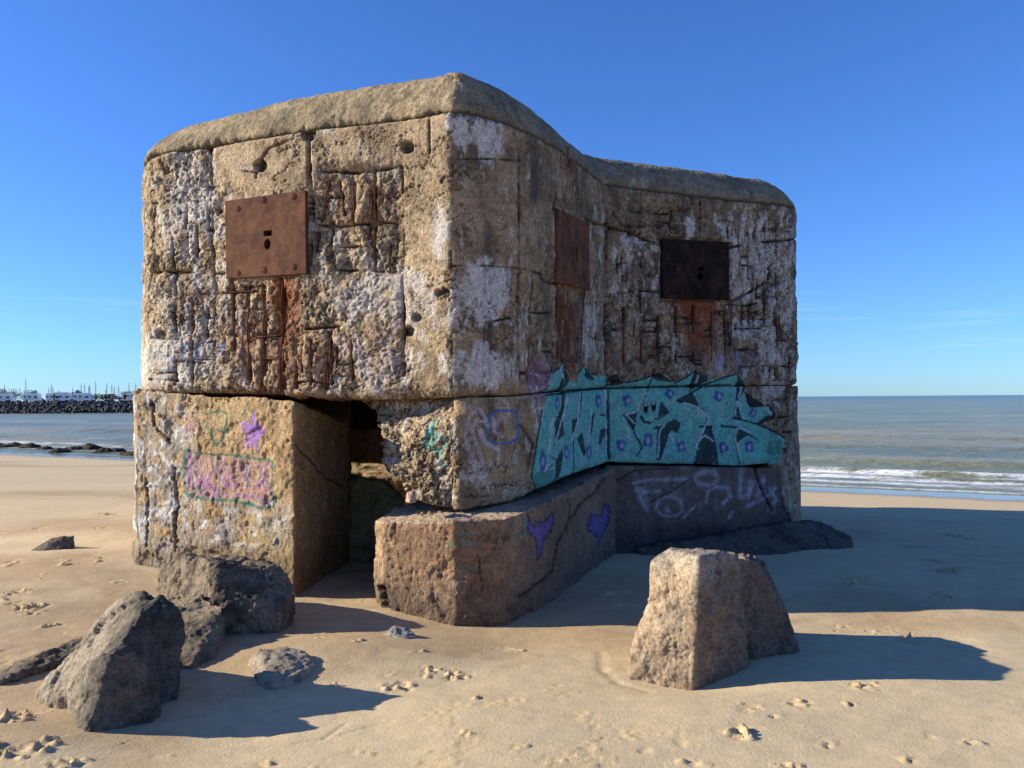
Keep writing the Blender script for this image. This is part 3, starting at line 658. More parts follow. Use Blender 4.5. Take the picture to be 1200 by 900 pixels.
# underside lip
nrm = np.concatenate([np.repeat(np.array([[.9, .1]]), ext, 0) * -1, LN]); bot = Vb[0].copy(); L = []; LC = []
for k in range(10, 0, -1):
    q = bot.copy(); q[:, :2] -= nrm * (.7 * (k / 10) ** 1.4); q[:, 2] += .03 * vn(q, 9, 141) * min(1, k / 3); L.append(q); LC.append(np.repeat((BRN * .8)[None], len(q), 0))
Vb = np.concatenate([np.array(L), Vb]); Cb = np.concatenate([np.array(LC), Cb])
me = mesh_np("lower_wall", Vb.reshape(-1, 3), np.array(quads(*Vb.shape[:2])), Cb.reshape(-1, 3)); link("lower_wall", me, M_conc, bunker)

# ------------------------------------------------------------------ broken blocks and rocks
def rough_solid(name, bm, vox, colorf, amp=1.0, parent=None, mat=None, seed=0, detail=1.0, cuts=()):
    me, V, Nn = remeshed(bm, vox)
    s = seed
    big = fbm(V, 1.9, 3, 301 + s); md = fbm(V, 6.5, 4, 303 + s); fn = fbm(V, 26, 3, 305 + s)
    wp = np.stack([md * .4, fn * .3, md * .4], 1).astype(np.float32)
    fo, f1, f21 = facet(V, 3.6, 331 + s, 1.0, wp); fo2, g1, g21 = facet(V, 13, 351 + s, 1.0, wp * 1.5)
    hf = fbm(V, 40, 3, 361 + s, .7)
    d = amp * (.05 * big + .048 * fo * detail + .012 * fo2 * detail + .012 * md + .010 * fn * detail + .016 * hf - .03 * (1 - ss(f21, 0, .08)) * (big > 0) * detail)
    LL = fbm(V, 3.2, 6, 371 + s, .62) * 3.6; fr_ = LL - np.floor(LL); led = np.clip(np.floor(LL) + ss(fr_, .8, 1), -3, 3)
    d = d - amp * .022 * led * detail
    fn = .6 * fn + .5 * hf + .25 * fo2 + .45 * ss(fr_, .7, .86) * (1 - ss(fr_, .95, 1))
    px, py = proj(V); cm = np.zeros(len(V)); cmd = cm; mk = Marks(px + 2.2 * fn, py + 2.2 * md)
    for cpts, cw, cd in cuts:
        c_ = mk.line(cpts, cw) * (Nn[:, 1] < .2); cmd = np.maximum(cmd, c_ * (cd > .0075)); d = d - cd * c_
    V2 = V + Nn * d[:, None]
    me.vertices.foreach_set("co", V2.astype(np.float32).ravel()); me.update()
    setcol(me, mixc(colorf(V, Nn, px, py, big, md, fn), DRK * .45, cmd * .85))
    return link(name, me, mat or M_rock, parent)
def base_col(a, b, c, dk=.5):
    def f(V, Nn, px, py, big, md, fn):
        col = np.repeat(np.asarray(a)[None], len(V), 0)
        col = mixc(col, b, ss(big + .6 * md, -.2, .5) * .8)
        col = mixc(col, c, ss(md + .7 * fn, .05, .6) * dk)
        return col
    return f
# left corner block, standing
def col_left(V, Nn, px, py, big, md, fn):
    mk = Marks(px, py); front = (Nn[:, 1] < -.35) & (Nn[:, 0] < .55)
    col = np.repeat(lin(190, 160, 118)[None], len(V), 0)
    col = mixc(col, lin(168, 134, 92), ss(big + .4 * md, -.2, .5) * .7)
    col = mixc(col, DRK, ss(fn + md * .4, .1, .6) * .4)
    g = np.maximum.reduce([mk.ell(185, 560, 45, 110, .4), mk.ell(260, 615, 90, 28, .5) * .8]) * front
    col = mixc(col, lin(150, 145, 138), g * ss(fbm(V, 9, 4, 411), -.35, .15) * .75)
    col = mixc(col, lin(215, 212, 208), g * ss(fbm(V, 13, 4, 413), .05, .35) * .8)
    col = mixc(col, lin(92, 86, 70), (1 - ss(V[:, 2] + .14 * md + .1 * fn, .15, .5)) * .7)
    col = mixc(col, lin(150, 112, 76), ss(px, 335, 350) * .5)
    wr = ss(fn, -.35, .15); fr = front * 1.0
    col = mixc(col, lin(190, 140, 165), mk.poly(zC((150,410),(140,680),(290,720),(450,720),(600,765),(690,760),(685,480),(560,460),(430,440),(250,435))) * .36 * wr * fr)
    pur = lin(160, 110, 190)
    for pts in (zC((170,440),(165,640)), zC((170,450),(215,470),(175,530),(220,560),(215,620),(170,640)), zC((265,560),(270,700)), zC((240,480),(245,660),(290,560),(300,700)), zC((330,520),(325,690)), zC((330,520),(375,560),(330,600)), zC((395,520),(385,610),(420,640),(440,540)), zC((450,480),(500,520),(490,600),(450,640)), zC((535,500),(540,620)), zC((575,590),(560,610),(585,630),(600,600),(575,590)), zC((620,520),(610,640)), zC((650,560),(640,640),(670,640)), zC((470,680),(520,700),(580,690),(650,730)), zC((290,640),(400,690)), zC((600,500),(670,500))):
        col = mixc(col, pur, mk.line(pts, 2.6) * .6 * wr * fr)
    for pts in (zC((215,560),(235,640)), zC((300,610),(320,680)), zC((370,500),(380,700)), zC((500,650),(540,650)), zC((550,650),(680,665))):
        col = mixc(col, lin(190, 120, 140), mk.line(pts, 2) * .6 * fr)
    grn = lin(30, 120, 100)
    for pts, wd in ((zC((150,410),(140,680),(290,720),(450,720),(600,765),(690,760),(685,480),(560,460),(430,440),(250,435),(150,410)), 2.2), (zC((265,185),(340,165),(400,185),(395,250),(370,350),(340,380),(300,310),(275,250)), 1.8), (zC((310,280),(380,290)), 1.6), (zC((350,460),(360,690)), 1.4), (zC((515,470),(530,640)), 1.4), (zC((500,190),(530,155),(570,170)), 1.4), (zC((450,720),(480,740),(560,740)), 2), (zC((230,640),(260,700)), 2.4)):
        col = mixc(col, grn, mk.line(pts, wd + .6) * .85 * np.clip(wr + .3, 0, 1) * fr)
    col = mixc(col, lin(165, 120, 200), mk.poly(zC((575,160),(600,250),(650,290),(600,330),(590,370),(605,430),(560,390),(475,385),(510,320),(480,230),(540,240))) * .85 * np.clip(wr + .15, 0, 1) * fr)
    col = mixc(col, lin(170, 130, 150), mk.ell(222, 500, 7, 12, .5) * .55 * wr * fr)
    for pts in ([(165, 512), (169, 520), (169, 533), (165, 542), (161, 533), (161, 520), (165, 512)], [(160, 545), (160, 610), (163, 632)], [(168, 548), (178, 545), (186, 550)]):
        col = mixc(col, lin(70, 75, 85), mk.line(pts, 2) * .8); 
    col = mixc(col, lin(200, 200, 198), mk.ell(165, 527, 3.3, 12, .3) * .7)
    return col
bz = -.25
lb = [XY(157.5, 7.42), XY(160, 7.15), XY(345, 6.36), (-1.60, 7.7), (-1.75, 8.6), (-3.35, 9.0)]
rough_solid("base_block", prism(lb, bz, [1.70, 1.695, 1.60, 1.36, 1.62, 1.70]), .0125, col_left, .36, bunker, M_conc, 1, .75, cuts=[([(204,548),(207,590),(206,645)],3.2,.03),([(178,470),(182,500),(200,520)],3,.02),([(171,560),(174,600),(172,640)],2.5,.02),([(345,520),(380,560),(405,570)],2,.01)])
# front block that slid forwards
def col_front(V, Nn, px, py, big, md, fn):
    mk = Marks(px, py)
    col = np.repeat(lin(176, 144, 112)[None], len(V), 0)
    col = mixc(col, lin(140, 108, 82), ss(big + .4 * md, -.3, .5) * .8)
    col = mixc(col, lin(205, 185, 160), ss(Nn[:, 2], .3, .8) * .5)  # upward faces paler, sunlight put into the pigment
    col = mixc(col, DRK, ss(fn + md * .4, .15, .6) * .45)
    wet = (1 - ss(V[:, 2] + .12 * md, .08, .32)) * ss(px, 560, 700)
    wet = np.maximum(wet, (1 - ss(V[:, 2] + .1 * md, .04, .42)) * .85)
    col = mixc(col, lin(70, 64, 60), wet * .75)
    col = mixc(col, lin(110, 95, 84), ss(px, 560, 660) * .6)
    pv = lin(100, 88, 165); ok = Nn[:, 2] < .6
    for pl in (zD((618,515),(628,548),(640,552),(652,538),(665,542),(688,508),(686,570),(664,600),(656,645),(645,665),(640,600),(622,575)), zD((825,515),(850,522),(868,478),(882,492),(876,560),(855,600),(850,630),(843,592),(815,560))):
        col = mixc(col, INK, mk.line(pl + pl[:1], 2.2) * .7 * ok); col = mixc(col, pv, mk.poly(pl) * .75 * ok * (1 - .6 * ss(fn, .1, .5)))
    for pts in (zD((395,578),(440,572)), zD((395,575),(402,610),(430,612)), zD((570,580),(610,582)), zD((608,535),(610,582)), zD((350,615),(370,610)), zD((390,700),(430,690))):
        col = mixc(col, lin(70, 150, 135), mk.line(pts, 2.6) * .55 * ok)
    col = mixc(col, INK, mk.ell(581, 634, 14, 13, .6) * .6 * ss(fn, -.2, .2) * ok)
    return col
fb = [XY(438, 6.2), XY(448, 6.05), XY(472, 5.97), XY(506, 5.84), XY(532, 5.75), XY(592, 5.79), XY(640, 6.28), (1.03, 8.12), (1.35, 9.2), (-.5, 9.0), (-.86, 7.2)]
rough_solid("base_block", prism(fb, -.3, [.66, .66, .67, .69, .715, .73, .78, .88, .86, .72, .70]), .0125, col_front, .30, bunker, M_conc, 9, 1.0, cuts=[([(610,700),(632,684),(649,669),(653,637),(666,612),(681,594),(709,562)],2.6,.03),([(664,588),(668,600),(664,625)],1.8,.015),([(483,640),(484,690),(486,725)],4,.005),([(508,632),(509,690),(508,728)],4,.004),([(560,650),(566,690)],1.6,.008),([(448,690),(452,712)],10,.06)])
# footing under the right wing
def col_wing(V, Nn, px, py, big, md, fn):
    mk = Marks(px, py)
    col = np.repeat(lin(112, 98, 88)[None], len(V), 0)
    col = mixc(col, lin(84, 74, 70), ss(big + .4 * md, -.3, .5) * .8)
    col = mixc(col, lin(150, 145, 145), ss(md + .5 * fn, .25, .6) * .35)
    col = mixc(col, lin(48, 46, 48), (1 - ss(V[:, 2] + .08 * md, .05, .42)) * .75)
    wp = lin(195, 196, 212); wr = .45 + .55 * ss(fn, -.4, .1)
    el = lambda cx, cy, rx, ry, a0=0, a1=360: [(cx + rx * math.cos(R(a)), cy + ry * math.sin(R(a))) for a in range(a0, a1 + 1, 20)]
    for pts, wd in ((zH(*el(620, 175, 72, 48)), 4.2), (zH((690,230),(760,240),(778,300),(730,342)), 3.2), (zH((615,335),(630,260),(690,230)), 2.2), (zH((280,370),(300,315),(370,292),(440,322),(455,385)), 3), (zH(*el(370, 385, 75, 45, 20, 180)), 1.6), (zH((350,375),(362,395)), 3.5),
                    (zH((150,250),(180,310),(220,385)), 4), (zH((180,245),(235,345)), 2.4), (zH((130,205),(240,185),(500,180)), 3), (zH((850,120),(845,300)), 4), (zH((910,180),(900,280),(870,305)), 3.2), (zH((935,190),(905,300)), 2.5), (zH((1000,180),(985,240),(960,290)), 4), (zH((895,360),(1040,290),(1075,240)), 3.2), (zH((1040,240),(1085,320),(1065,340)), 3), (zH((765,440),(790,400)), 2.5), (zH((460,440),(540,360)), 1.5), (zH((200,270),(300,260)), 3)):
        col = mixc(col, wp, np.maximum(mk.line(pts, wd * 1.1) * .75, (1 - ss(mk.dist(pts, 14), wd * .4, wd * 1.5)) * .3) * wr * .62)
    return col
wb = [(0.95, 8.14), XY(905, 8.93), XY(914, 9.05), (3.0, 10.0), (1.0, 9.8)]
rough_solid("base_block", prism(wb, -.45, [.90, .80, .74, .7, .85]), .0125, col_wing, .22, bunker, M_conc, 14, .8, cuts=[([(716,566),(745,552),(785,549)],1.8,.012),([(884,548),(892,570),(905,600)],2.5,.03),([(760,590),(790,575),(812,560)],1.4,.008)])
# corner pier at the end of the wing
wp_ = [XY(906, 9.10), XY(931, 9.22), (3.34, 9.8), (3.2, 10.6), (2.6, 10.6)]
rough_solid("base_block", prism(wp_, -.5, 1.0), .016, base_col(lin(110, 98, 90), lin(80, 74, 70), lin(150, 145, 145), .4), .35, bunker, M_conc, 19)
# rear and side footings
for pl, zt_ in (([(-3.2, 10.6), (-2.7, 10.6), (-2.6, 14.4), (-3.1, 14.4)], 1.66), ([(-3.1, 13.9), (3.2, 13.9), (3.2, 14.55), (-3.1, 14.55)], 1.66), ([(2.6, 10.5), (3.2, 10.5), (3.2, 14.4), (2.6, 14.4)], 1.7)):
    rough_solid("base_block", prism(pl, -.8, zt_), .04, base_col(BRN, GRY, DRK), .5, bunker, M_conc, 23)
# inner broken beam and slab seen through the opening
rough_solid("inner_beam", hull([P(x, y, z) for x, y, z in [(396,505,8.6),(444,503,8.4),(440,540,8.4),(398,538,8.6),(396,505,9.4),(470,503,9.4),(466,545,9.4),(398,540,9.4)]]), .016, base_col(BRN, lin(120, 90, 62), DRK), .3, bunker, M_conc, 27)
rough_solid("inner_ledge", hull([Vector(v) for v in [(-2.6,9.6,.1),(-1.0,9.6,.1),(-2.6,10.6,.1),(-1.0,10.6,.1),(-2.5,9.6,.76),(-1.1,9.6,.62),(-2.5,10.5,.88),(-1.1,10.5,.74)]]), .02, base_col(TAN, BRN, DRK), .3, bunker, M_conc, 29)

# steel plates
def plate(corners, mat, seedn, holes, bolts, thick=.035, label=None, sink=.0):
    """corners: four (px,py) clockwise from top left, laid on the wall plan"""
    def onwall(px, py):
        j = int(np.argmin(np.abs(np.where(vis, col_px, 1e9) - px))); return Vector(P(px, py, PX[j, 1])), Vector((PN[j, 0], PN[j, 1], 0))
    q = [onwall(*c) for c in corners]; ce = sum((a for a, _ in q), Vector()) / 4
    ux = ((q[1][0] - q[0][0]) + (q[2][0] - q[3][0])); ux.z = 0; ux.normalize(); nn = Vector((ux.y, -ux.x, 0)); uz = Vector((0, 0, 1))
    pts = [((a - ce).dot(ux), (a - ce).dot(uz)) for a, _ in q]
    ce = ce + nn * (.002 - sink)
    F3 = lambda x, z, d: ce + ux * x + uz * z + nn * d
    bm = bmesh.new()
    a = [bm.verts.new(F3(x, z, .012)) for x, z in pts]; b = [bm.verts.new(F3(x, z, -thick)) for x, z in pts]
    bm.faces.new(a); bm.faces.new(b[::-1])
    for i in range(4): bm.faces.new((a[i], b[i], b[(i + 1) % 4], a[(i + 1) % 4]))
    bmesh.ops.recalc_face_normals(bm, faces=bm.faces); bmesh.ops.bevel(bm, geom=bm.edges[:], offset=.004, segments=2, affect='EDGES')
    me = bpy.data.meshes.new("plate"); bm.to_mesh(me); bm.free(); o = link("steel_plate", me, mat, None)
    cut = bmesh.new()
    for (hx, hz, w_, h_, kind) in holes:
        if kind == 'r':
            vs = [(hx + w_ * math.cos(t_ * math.pi / 10), hz + h_ * math.sin(t_ * math.pi / 10)) for t_ in range(20)]
        else: vs = [(hx - w_, hz - h_), (hx + w_, hz - h_), (hx + w_, hz + h_), (hx - w_, hz + h_)]
        f_ = [cut.verts.new(F3(x, z, .1)) for x, z in vs]; g_ = [cut.verts.new(F3(x, z, -.2)) for x, z in vs]
        cut.faces.new(f_); cut.faces.new(g_[::-1]); k = len(vs)
        for i in range(k): cut.faces.new((f_[i], g_[i], g_[(i + 1) % k], f_[(i + 1) % k]))
    bmesh.ops.recalc_face_normals(cut, faces=cut.faces)
    mc = bpy.data.meshes.new("c"); cut.to_mesh(mc); cut.free(); co = bpy.data.objects.new("c", mc); C.objects.link(co)
    md = o.modifiers.new("b", 'BOOLEAN'); md.operation = 'DIFFERENCE'; md.object = co; md.solver = 'EXACT'
    dg = bpy.context.evaluated_depsgraph_get(); me2 = bpy.data.meshes.new_from_object(o.evaluated_get(dg))
    o.modifiers.clear(); o.data = me2; bpy.data.objects.remove(co)
    o.parent = bunker; o.matrix_parent_inverse = Matrix.Translation(-bunker.location)
    # near-black sheet added behind the holes, their shade put into its colour
    bm = bmesh.new(); vs = [bm.verts.new(F3(hx + sx, hz + sz, -thick - .004)) for hx, hz in [(holes[0][0], (holes[0][1] + holes[-1][1]) / 2)] for sx, sz in ((-.12, -.16), (.12, -.16), (.12, .16), (-.12, .16))]
    bm.faces.new(vs); bmesh.ops.solidify(bm, geom=bm.faces[:], thickness=.02); me = bpy.data.meshes.new("hole_shade"); bm.to_mesh(me); bm.free()
    l = link("hole_shade", me, M_void, None); l.parent = o
    for bx, bz_, br in bolts:
        bm = bmesh.new(); n = 18
        prof = [(br * 1.0, .0125), (br * 1.0, .016), (br * .82, .018), (br * .8, .0135), (br * .68, .0135), (br * .6, .019), (br * .3, .021), (0.0005, .021)]
        rings = [[bm.verts.new(F3(bx + r_ * math.cos(2 * math.pi * k / n), bz_ + r_ * math.sin(2 * math.pi * k / n), d)) for k in range(n)] for r_, d in prof]
        for r0, r1 in zip(rings[:-1], rings[1:]):
            for k in range(n): bm.faces.new((r0[k], r0[(k + 1) % n], r1[(k + 1) % n], r1[k]))
        me = bpy.data.meshes.new("bolt"); bm.to_mesh(me); bm.free(); me.polygons.foreach_set("use_smooth", [True] * len(me.polygons))
        b_ = link("bolt", me, mat, None); b_.parent = o
    return o
p1 = plate([(265, 236), (359, 223), (360, 321), (266, 327)], M_rust, 1, [(.03, .02, .042, .024, 's'), (.026, -.07, .034, .044, 'r')], [(-.01, .30, .028), (-.28, .255, .026), (.29, .30, .026), (-.28, -.29, .026), (-.01, -.285, .028), (.29, -.28, .026)])
tag(p1, "rust brown square plate with slot and round hole on the sunlit face")
p2 = plate([(652, 244), (689, 262), (690, 340), (652, 331)], M_rust2, 2, [(.06, -.02, .03, .07, 's')], [(-.25, .30, .026), (.25, .24, .026), (.25, -.3, .026), (-.25, -.3, .026)])
tag(p2, "dark streaky rusty plate on the receding shaded wall")
p3 = plate([(778, 279), (856, 283), (856, 351), (778, 349)], M_black, 3, [(.06, .01, .036, .02, 's'), (.05, -.075, .034, .04, 'r')], [(-.03, .25, .03), (-.31, .26, .028), (.31, .24, .028), (-.31, -.26, .028), (0, -.27, .03), (.31, -.27, .028)], sink=.035)
tag(p3, "blackened square plate with rusty bolts on the right wing")

# rusty reinforcing bars left in the grooves
M_bar = rust_mat("rebar_rust", (0.03, 0.013, 0.009), (0.085, 0.032, 0.018), (0.15, 0.06, 0.03))
nb_ = 0
for pts, wd, dp, ru in GROOVES:
    if ru < .42 or dp < .016 or nb_ >= 70: continue
    if len(pts) < 2 or math.dist(pts[0], pts[-1]) < 16: continue
    nb_ += 1; cs = []
    n_s = max(3, int(math.dist(pts[0], pts[-1]) / 7)); pa = np.array(pts, float); ll = np.r_[0, np.cumsum(np.hypot(*np.diff(pa, axis=0).T))]
    for q_ in np.linspace(0, ll[-1], n_s):
        x = np.interp(q_, ll, pa[:, 0]); y = np.interp(q_, ll, pa[:, 1]); j = int(np.argmin(np.abs(np.where(vis, col_px, 1e9) - x)))
        p_ = P(x, y, PX[j, 1]); k_ = .024 + .010 * math.sin(q_ * .11 + x) ; cs.append(p_ - Vector((PN[j, 0], PN[j, 1], 0)) * k_)
    bm = bmesh.new(); rings = []; rad = random.uniform(.0045, .007)
    for i_, c_ in enumerate(cs):
        d_ = (cs[min(i_ + 1, len(cs) - 1)] - cs[max(i_ - 1, 0)]).normalized(); u_ = d_.orthogonal().normalized(); v_ = d_.cross(u_)
        rings.append([bm.verts.new(c_ + (u_ * math.cos(a_ * math.pi / 3) + v_ * math.sin(a_ * math.pi / 3)) * rad) for a_ in range(6)])
    for r0, r1 in zip(rings[:-1], rings[1:]):
        for a_ in range(6): bm.faces.new((r0[a_], r0[(a_ + 1) % 6], r1[(a_ + 1) % 6], r1[a_]))
    bm.faces.new(rings[0][::-1]); bm.faces.new(rings[-1])
    me = bpy.data.meshes.new("rebar"); bm.to_mesh(me); bm.free(); me.polygons.foreach_set("use_smooth", [True] * len(me.polygons)); link("rebar", me, M_bar, bunker)

# rocks on the sand -------------------------------------------------
def rock(name, pts, label, colf, vox=.011, amp=.5, seed=0, extra=None, cat="rock", detail=1.0):
    bury = lambda L: [Vector(p) for p in L] + [Vector((p[0], p[1], -.18)) for p in L if p[2] < .3]
    bm = hull(bury(pts))
    if extra:
        for e in extra:
            b2 = hull(bury(e)); m_ = bpy.data.meshes.new("x"); b2.to_mesh(m_); b2.free(); bm.from_mesh(m_); bpy.data.meshes.remove(m_)
    o = rough_solid(name, bm, vox, colf, amp, None, M_rock, seed, detail)
    return tag(o, label, cat)
def pz(*L): return [P(x, y, z) for x, y, z in L]
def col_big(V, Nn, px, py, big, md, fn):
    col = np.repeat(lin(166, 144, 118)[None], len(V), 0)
    col = mixc(col, lin(124, 98, 80), ss(px, 808, 824) * .75)  # right face: darker smooth concrete, with its shade put into the pigment too
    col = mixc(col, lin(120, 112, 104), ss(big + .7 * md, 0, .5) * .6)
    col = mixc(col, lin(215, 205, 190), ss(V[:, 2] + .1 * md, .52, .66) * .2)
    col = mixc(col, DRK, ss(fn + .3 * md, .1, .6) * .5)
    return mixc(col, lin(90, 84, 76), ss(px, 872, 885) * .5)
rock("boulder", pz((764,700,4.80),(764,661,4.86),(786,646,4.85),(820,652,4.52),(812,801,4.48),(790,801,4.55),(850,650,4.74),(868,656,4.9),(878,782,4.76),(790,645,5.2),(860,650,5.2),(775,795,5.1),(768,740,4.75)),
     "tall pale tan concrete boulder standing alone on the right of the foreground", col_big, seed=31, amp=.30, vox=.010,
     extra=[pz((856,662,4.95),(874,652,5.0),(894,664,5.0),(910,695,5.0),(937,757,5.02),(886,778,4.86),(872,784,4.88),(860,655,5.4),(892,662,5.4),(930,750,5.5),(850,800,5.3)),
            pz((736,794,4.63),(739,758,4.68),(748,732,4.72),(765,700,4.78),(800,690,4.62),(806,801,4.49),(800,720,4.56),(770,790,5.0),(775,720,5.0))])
dkrock = base_col(lin(100, 92, 82), lin(70, 66, 60), lin(46, 44, 42), .6)
def col_b2(V, Nn, px, py, big, md, fn):
    col = dkrock(V, Nn, px, py, big, md, fn)
    return mixc(col, lin(156, 142, 122), ss(.5 * md + .3 * big - (V[:, 0] + 2.16) * 2.6, -.3, .3) * .9)  # pale left side: sunlight on that face put into the pigment
rock("boulder", pz((46,812,4.22),(58,820,4.12),(100,752,4.5),(132,711,4.5),(160,695,4.42),(188,700,4.35),(208,718,4.35),(216,740,4.35),(204,772,4.3),(188,800,4.3),(168,716,4.2),(136,765,4.08),(108,806,4.02),(150,800,4.15),(150,760,4.8),(198,790,4.6)),
     "large dark pointed boulder leaning at the lower left of the beach", col_b2, seed=37, amp=.30, vox=.010,
     extra=[pz((80,806,4.08),(84,790,4.06),(92,857,3.86),(102,858,3.81),(112,785,3.94),(132,764,3.93),(148,757,3.96),(168,778,3.99),(188,813,4.08),(178,830,3.99),(150,756,4.2),(120,845,4.2),(180,820,4.3))])
brrock = base_col(lin(134, 118, 98), lin(94, 84, 72), lin(58, 53, 48), .6)
rock("rock", pz((184,690,6.0),(186,664,6.1),(215,652,6.05),(240,655,5.6),(256,668,5.42),(250,712,5.35),(190,700,5.9),(200,660,6.3),(255,660,6.2),(250,720,5.5),(332,664,5.7),(343,688,5.6),(325,718,5.35),(262,727,5.3),(255,654,5.75),(300,655,5.95),(330,700,6.1)),
     "long brown broken rock lying against the foot of the left bunker block", brrock, seed=41, amp=.5)
rock("rock", pz((194,702,5.6),(235,697,5.45),(262,708,5.25),(258,735,5.1),(250,768,4.85),(225,778,4.72),(205,772,4.75),(192,745,5.0),(230,740,5.5),(200,735,5.4)),
     "grey brown slab sloping to the sand between the pointed boulder and the long brown rock", brrock, seed=43, amp=.36)
rock("rock", pz((290,775,4.75),(303,760,4.75),(330,755,4.8),(355,762,4.8),(370,778,4.7),(345,795,4.5),(318,802,4.42),(296,795,4.55),(330,790,5.0)),
     "small angular grey rock in the shadow of the pointed boulder", base_col(lin(162,148,128), lin(126,116,102), lin(70,66,62), .55), seed=47, amp=.3)
rock("rock", pz((449,742,5.3),(462,733,5.3),(480,735,5.3),(489,744,5.25),(470,757,5.1),(452,750,5.2),(470,748,5.5)),
     "little grey stone beside the notch in the front block", base_col(lin(150,142,132), lin(120,112,104), lin(80,76,72), .5), vox=.008, seed=53, amp=.15)
rock("rock", [G(64,643)+Vector(v) for v in ((-.24,-.1,-.05),(-.22,.05,.0),(-.02,.0,.11),(.16,.04,.12),(.2,.0,.06),(.17,-.1,-.03),(-.05,-.14,.0),(.1,.14,.0),(-.1,.12,.0))],
     "flat dark stone alone on smooth sand left of the bunker", dkrock, seed=59, amp=.18)
rock("rock", pz((-30,795,4.55),(0,786,4.55),(40,770,4.75),(85,750,5.0),(104,744,5.1),(104,752,5.0),(70,776,4.72),(0,797,4.42),(-20,797,4.6),(60,772,5.0)),
     "low dark half buried ridge of rock behind the pointed boulder", brrock, seed=61, amp=.25)
rock("slab", pz((745,642,8.2),(800,636,8.2),(920,612,8.8),(960,610,9.2),(998,628,9.0),(1000,648,8.6),(960,655,8.2),(890,656,8.1),(800,645,8.1),(760,655,8.1),(830,630,8.9),(980,630,9.9),(940,612,9.8)),
     "wide low dark slab lying at the foot of the right wing", base_col(lin(96,86,76), lin(70,64,58), lin(48,46,44), .6), seed=67, amp=.30, vox=.014, cat="concrete slab")
rock("boulder", pz((400,560,8.1),(445,563,7.9),(475,585,7.8),(470,620,7.6),(405,625,7.8),(395,600,8.1),(450,562,8.8),(405,556,8.9),(470,600,8.9),(400,640,8.6)),
     "mossy green boulder lying inside the broken opening", base_col(lin(150,142,98), lin(126,122,84), lin(70,70,48), .5), seed=71, amp=.3, vox=.014)
# a small stone jammed between hanging wall and front block
rock("stone", pz((475,588,5.98),(477,577,5.98),(484,575,5.98),(488,588,5.95),(480,590,5.9),(482,580,6.1)),
     "tiny pink white stone wedged between hanging wall and front block", base_col(lin(190,150,130), lin(210,190,180), lin(150,80,60), .5), vox=.006, seed=73, amp=.05, cat="stone")
# shore reef rocks on the left
def seapt(px, py, z): 
    d = ROT @ Vector(((px - 600) / FPX, -(py - 450) / FPX, -1.0)); t_ = (z - H) / d.z; return Vector((d.x * t_, d.y * t_, z))
SEA = -0.62
dk2 = base_col(lin(66, 58, 44), lin(48, 42, 34), lin(34, 32, 30), .5)
for i, (a, b, y, h_, lb) in enumerate([(-14, 12, 525.5, .26, "dark flat reef rock at the far left edge of the shoreline"), (8, 24, 524.5, .34, "dark humped reef rock second from the left on the shoreline"), (22, 43, 526, .30, "dark reef rock with a pointed right end beside foam"),
         (44, 60, 527.5, .18, "thin low reef rock between two foam patches"), (57, 77, 531.5, .32, "rounded brown reef rock nearest the sand"), (76, 97, 528, .2, "long thin dark reef rock in the shallows"), (96, 114, 527.5, .36, "tallest dark reef rock in the shallows"),
         (108, 130, 531.5, .24, "low brown reef rock with water on both sides"), (127, 142, 531, .26, "small dark reef rock near the bunker edge"), (138, 170, 535, .2, "flat dark reef rock running behind the bunker corner")]):
    c0, c1 = seapt(a, y, SEA - .05), seapt(b, y, SEA - .05); L_ = (c1 - c0).length; pts = []
    for k in range(14):
        t_ = k / 13; c = c0.lerp(c1, t_); hh_ = .62 * h_ * math.sin(math.pi * min(1, max(0, t_ * .9 + .05))) ** .6 * random.uniform(.6, 1.1)
        pts += [c + Vector((0, -.9 + random.uniform(-.3, .3), -.3)), c + Vector((0, 1.4 + random.uniform(-.5, .5), -.3)), c + Vector((random.uniform(-.1, .1), random.uniform(-.1, .4), .05 + hh_))]
    tag(rough_solid("reef_rock", hull(pts), .05, dk2, 1.0, None, M_rock, 80 + i), lb, "reef rock", "low reef rocks along the shoreline")

# ------------------------------------------------------------------ sand
xs = np.concatenate([-np.geomspace(6.2, 900, 60)[::-1], np.arange(-6.1, 6.6, .0135), np.geomspace(6.62, 900, 60)])
ys = np.concatenate([np.linspace(-60, 2.0, 30), np.arange(2.1, 3.0, .05), np.arange(3.0, 6.6, .0125), np.arange(6.6, 10, .028), np.arange(10, 16, .06), np.arange(16, 40, .25), np.geomspace(40.3, 900, 30)])
GX, GY = np.meshgrid(xs, ys); gzv = gz(GX, GY)
pp = np.stack([GX.ravel(), GY.ravel(), np.zeros(GX.size)], 1)
s_ = 0.47 * pp[:, 0] + 0.88 * pp[:, 1]
nearm = ((np.abs(pp[:, 0]) < 6.6) & (pp[:, 1] > 2.5) & (pp[:, 1] < 15)).astype(float)
rip = fbm(pp, (2.2, 4.5, 1), 3, 501) * .006 + fbm(pp, (10, 14, 1), 3, 503) * .0022
z = gzv.ravel() + rip * nearm
disturb = np.zeros(len(z)); fx, fy = pp[:, 0], pp[:, 1]
_i = np.nonzero(nearm > 0)[0]; _q = pp[_i]
tr = ss(fbm(_q, .8, 3, 541), .0, .35) * ss(fbm(_q, 5.5, 3, 543), .12, .38)
cl_ = fbm(_q, 32, 4, 545, .75); z[_i] += tr * (.010 * np.clip(cl_, 0, 1) - .006 * np.clip(-cl_, 0, 1)); disturb[_i] = tr * .7
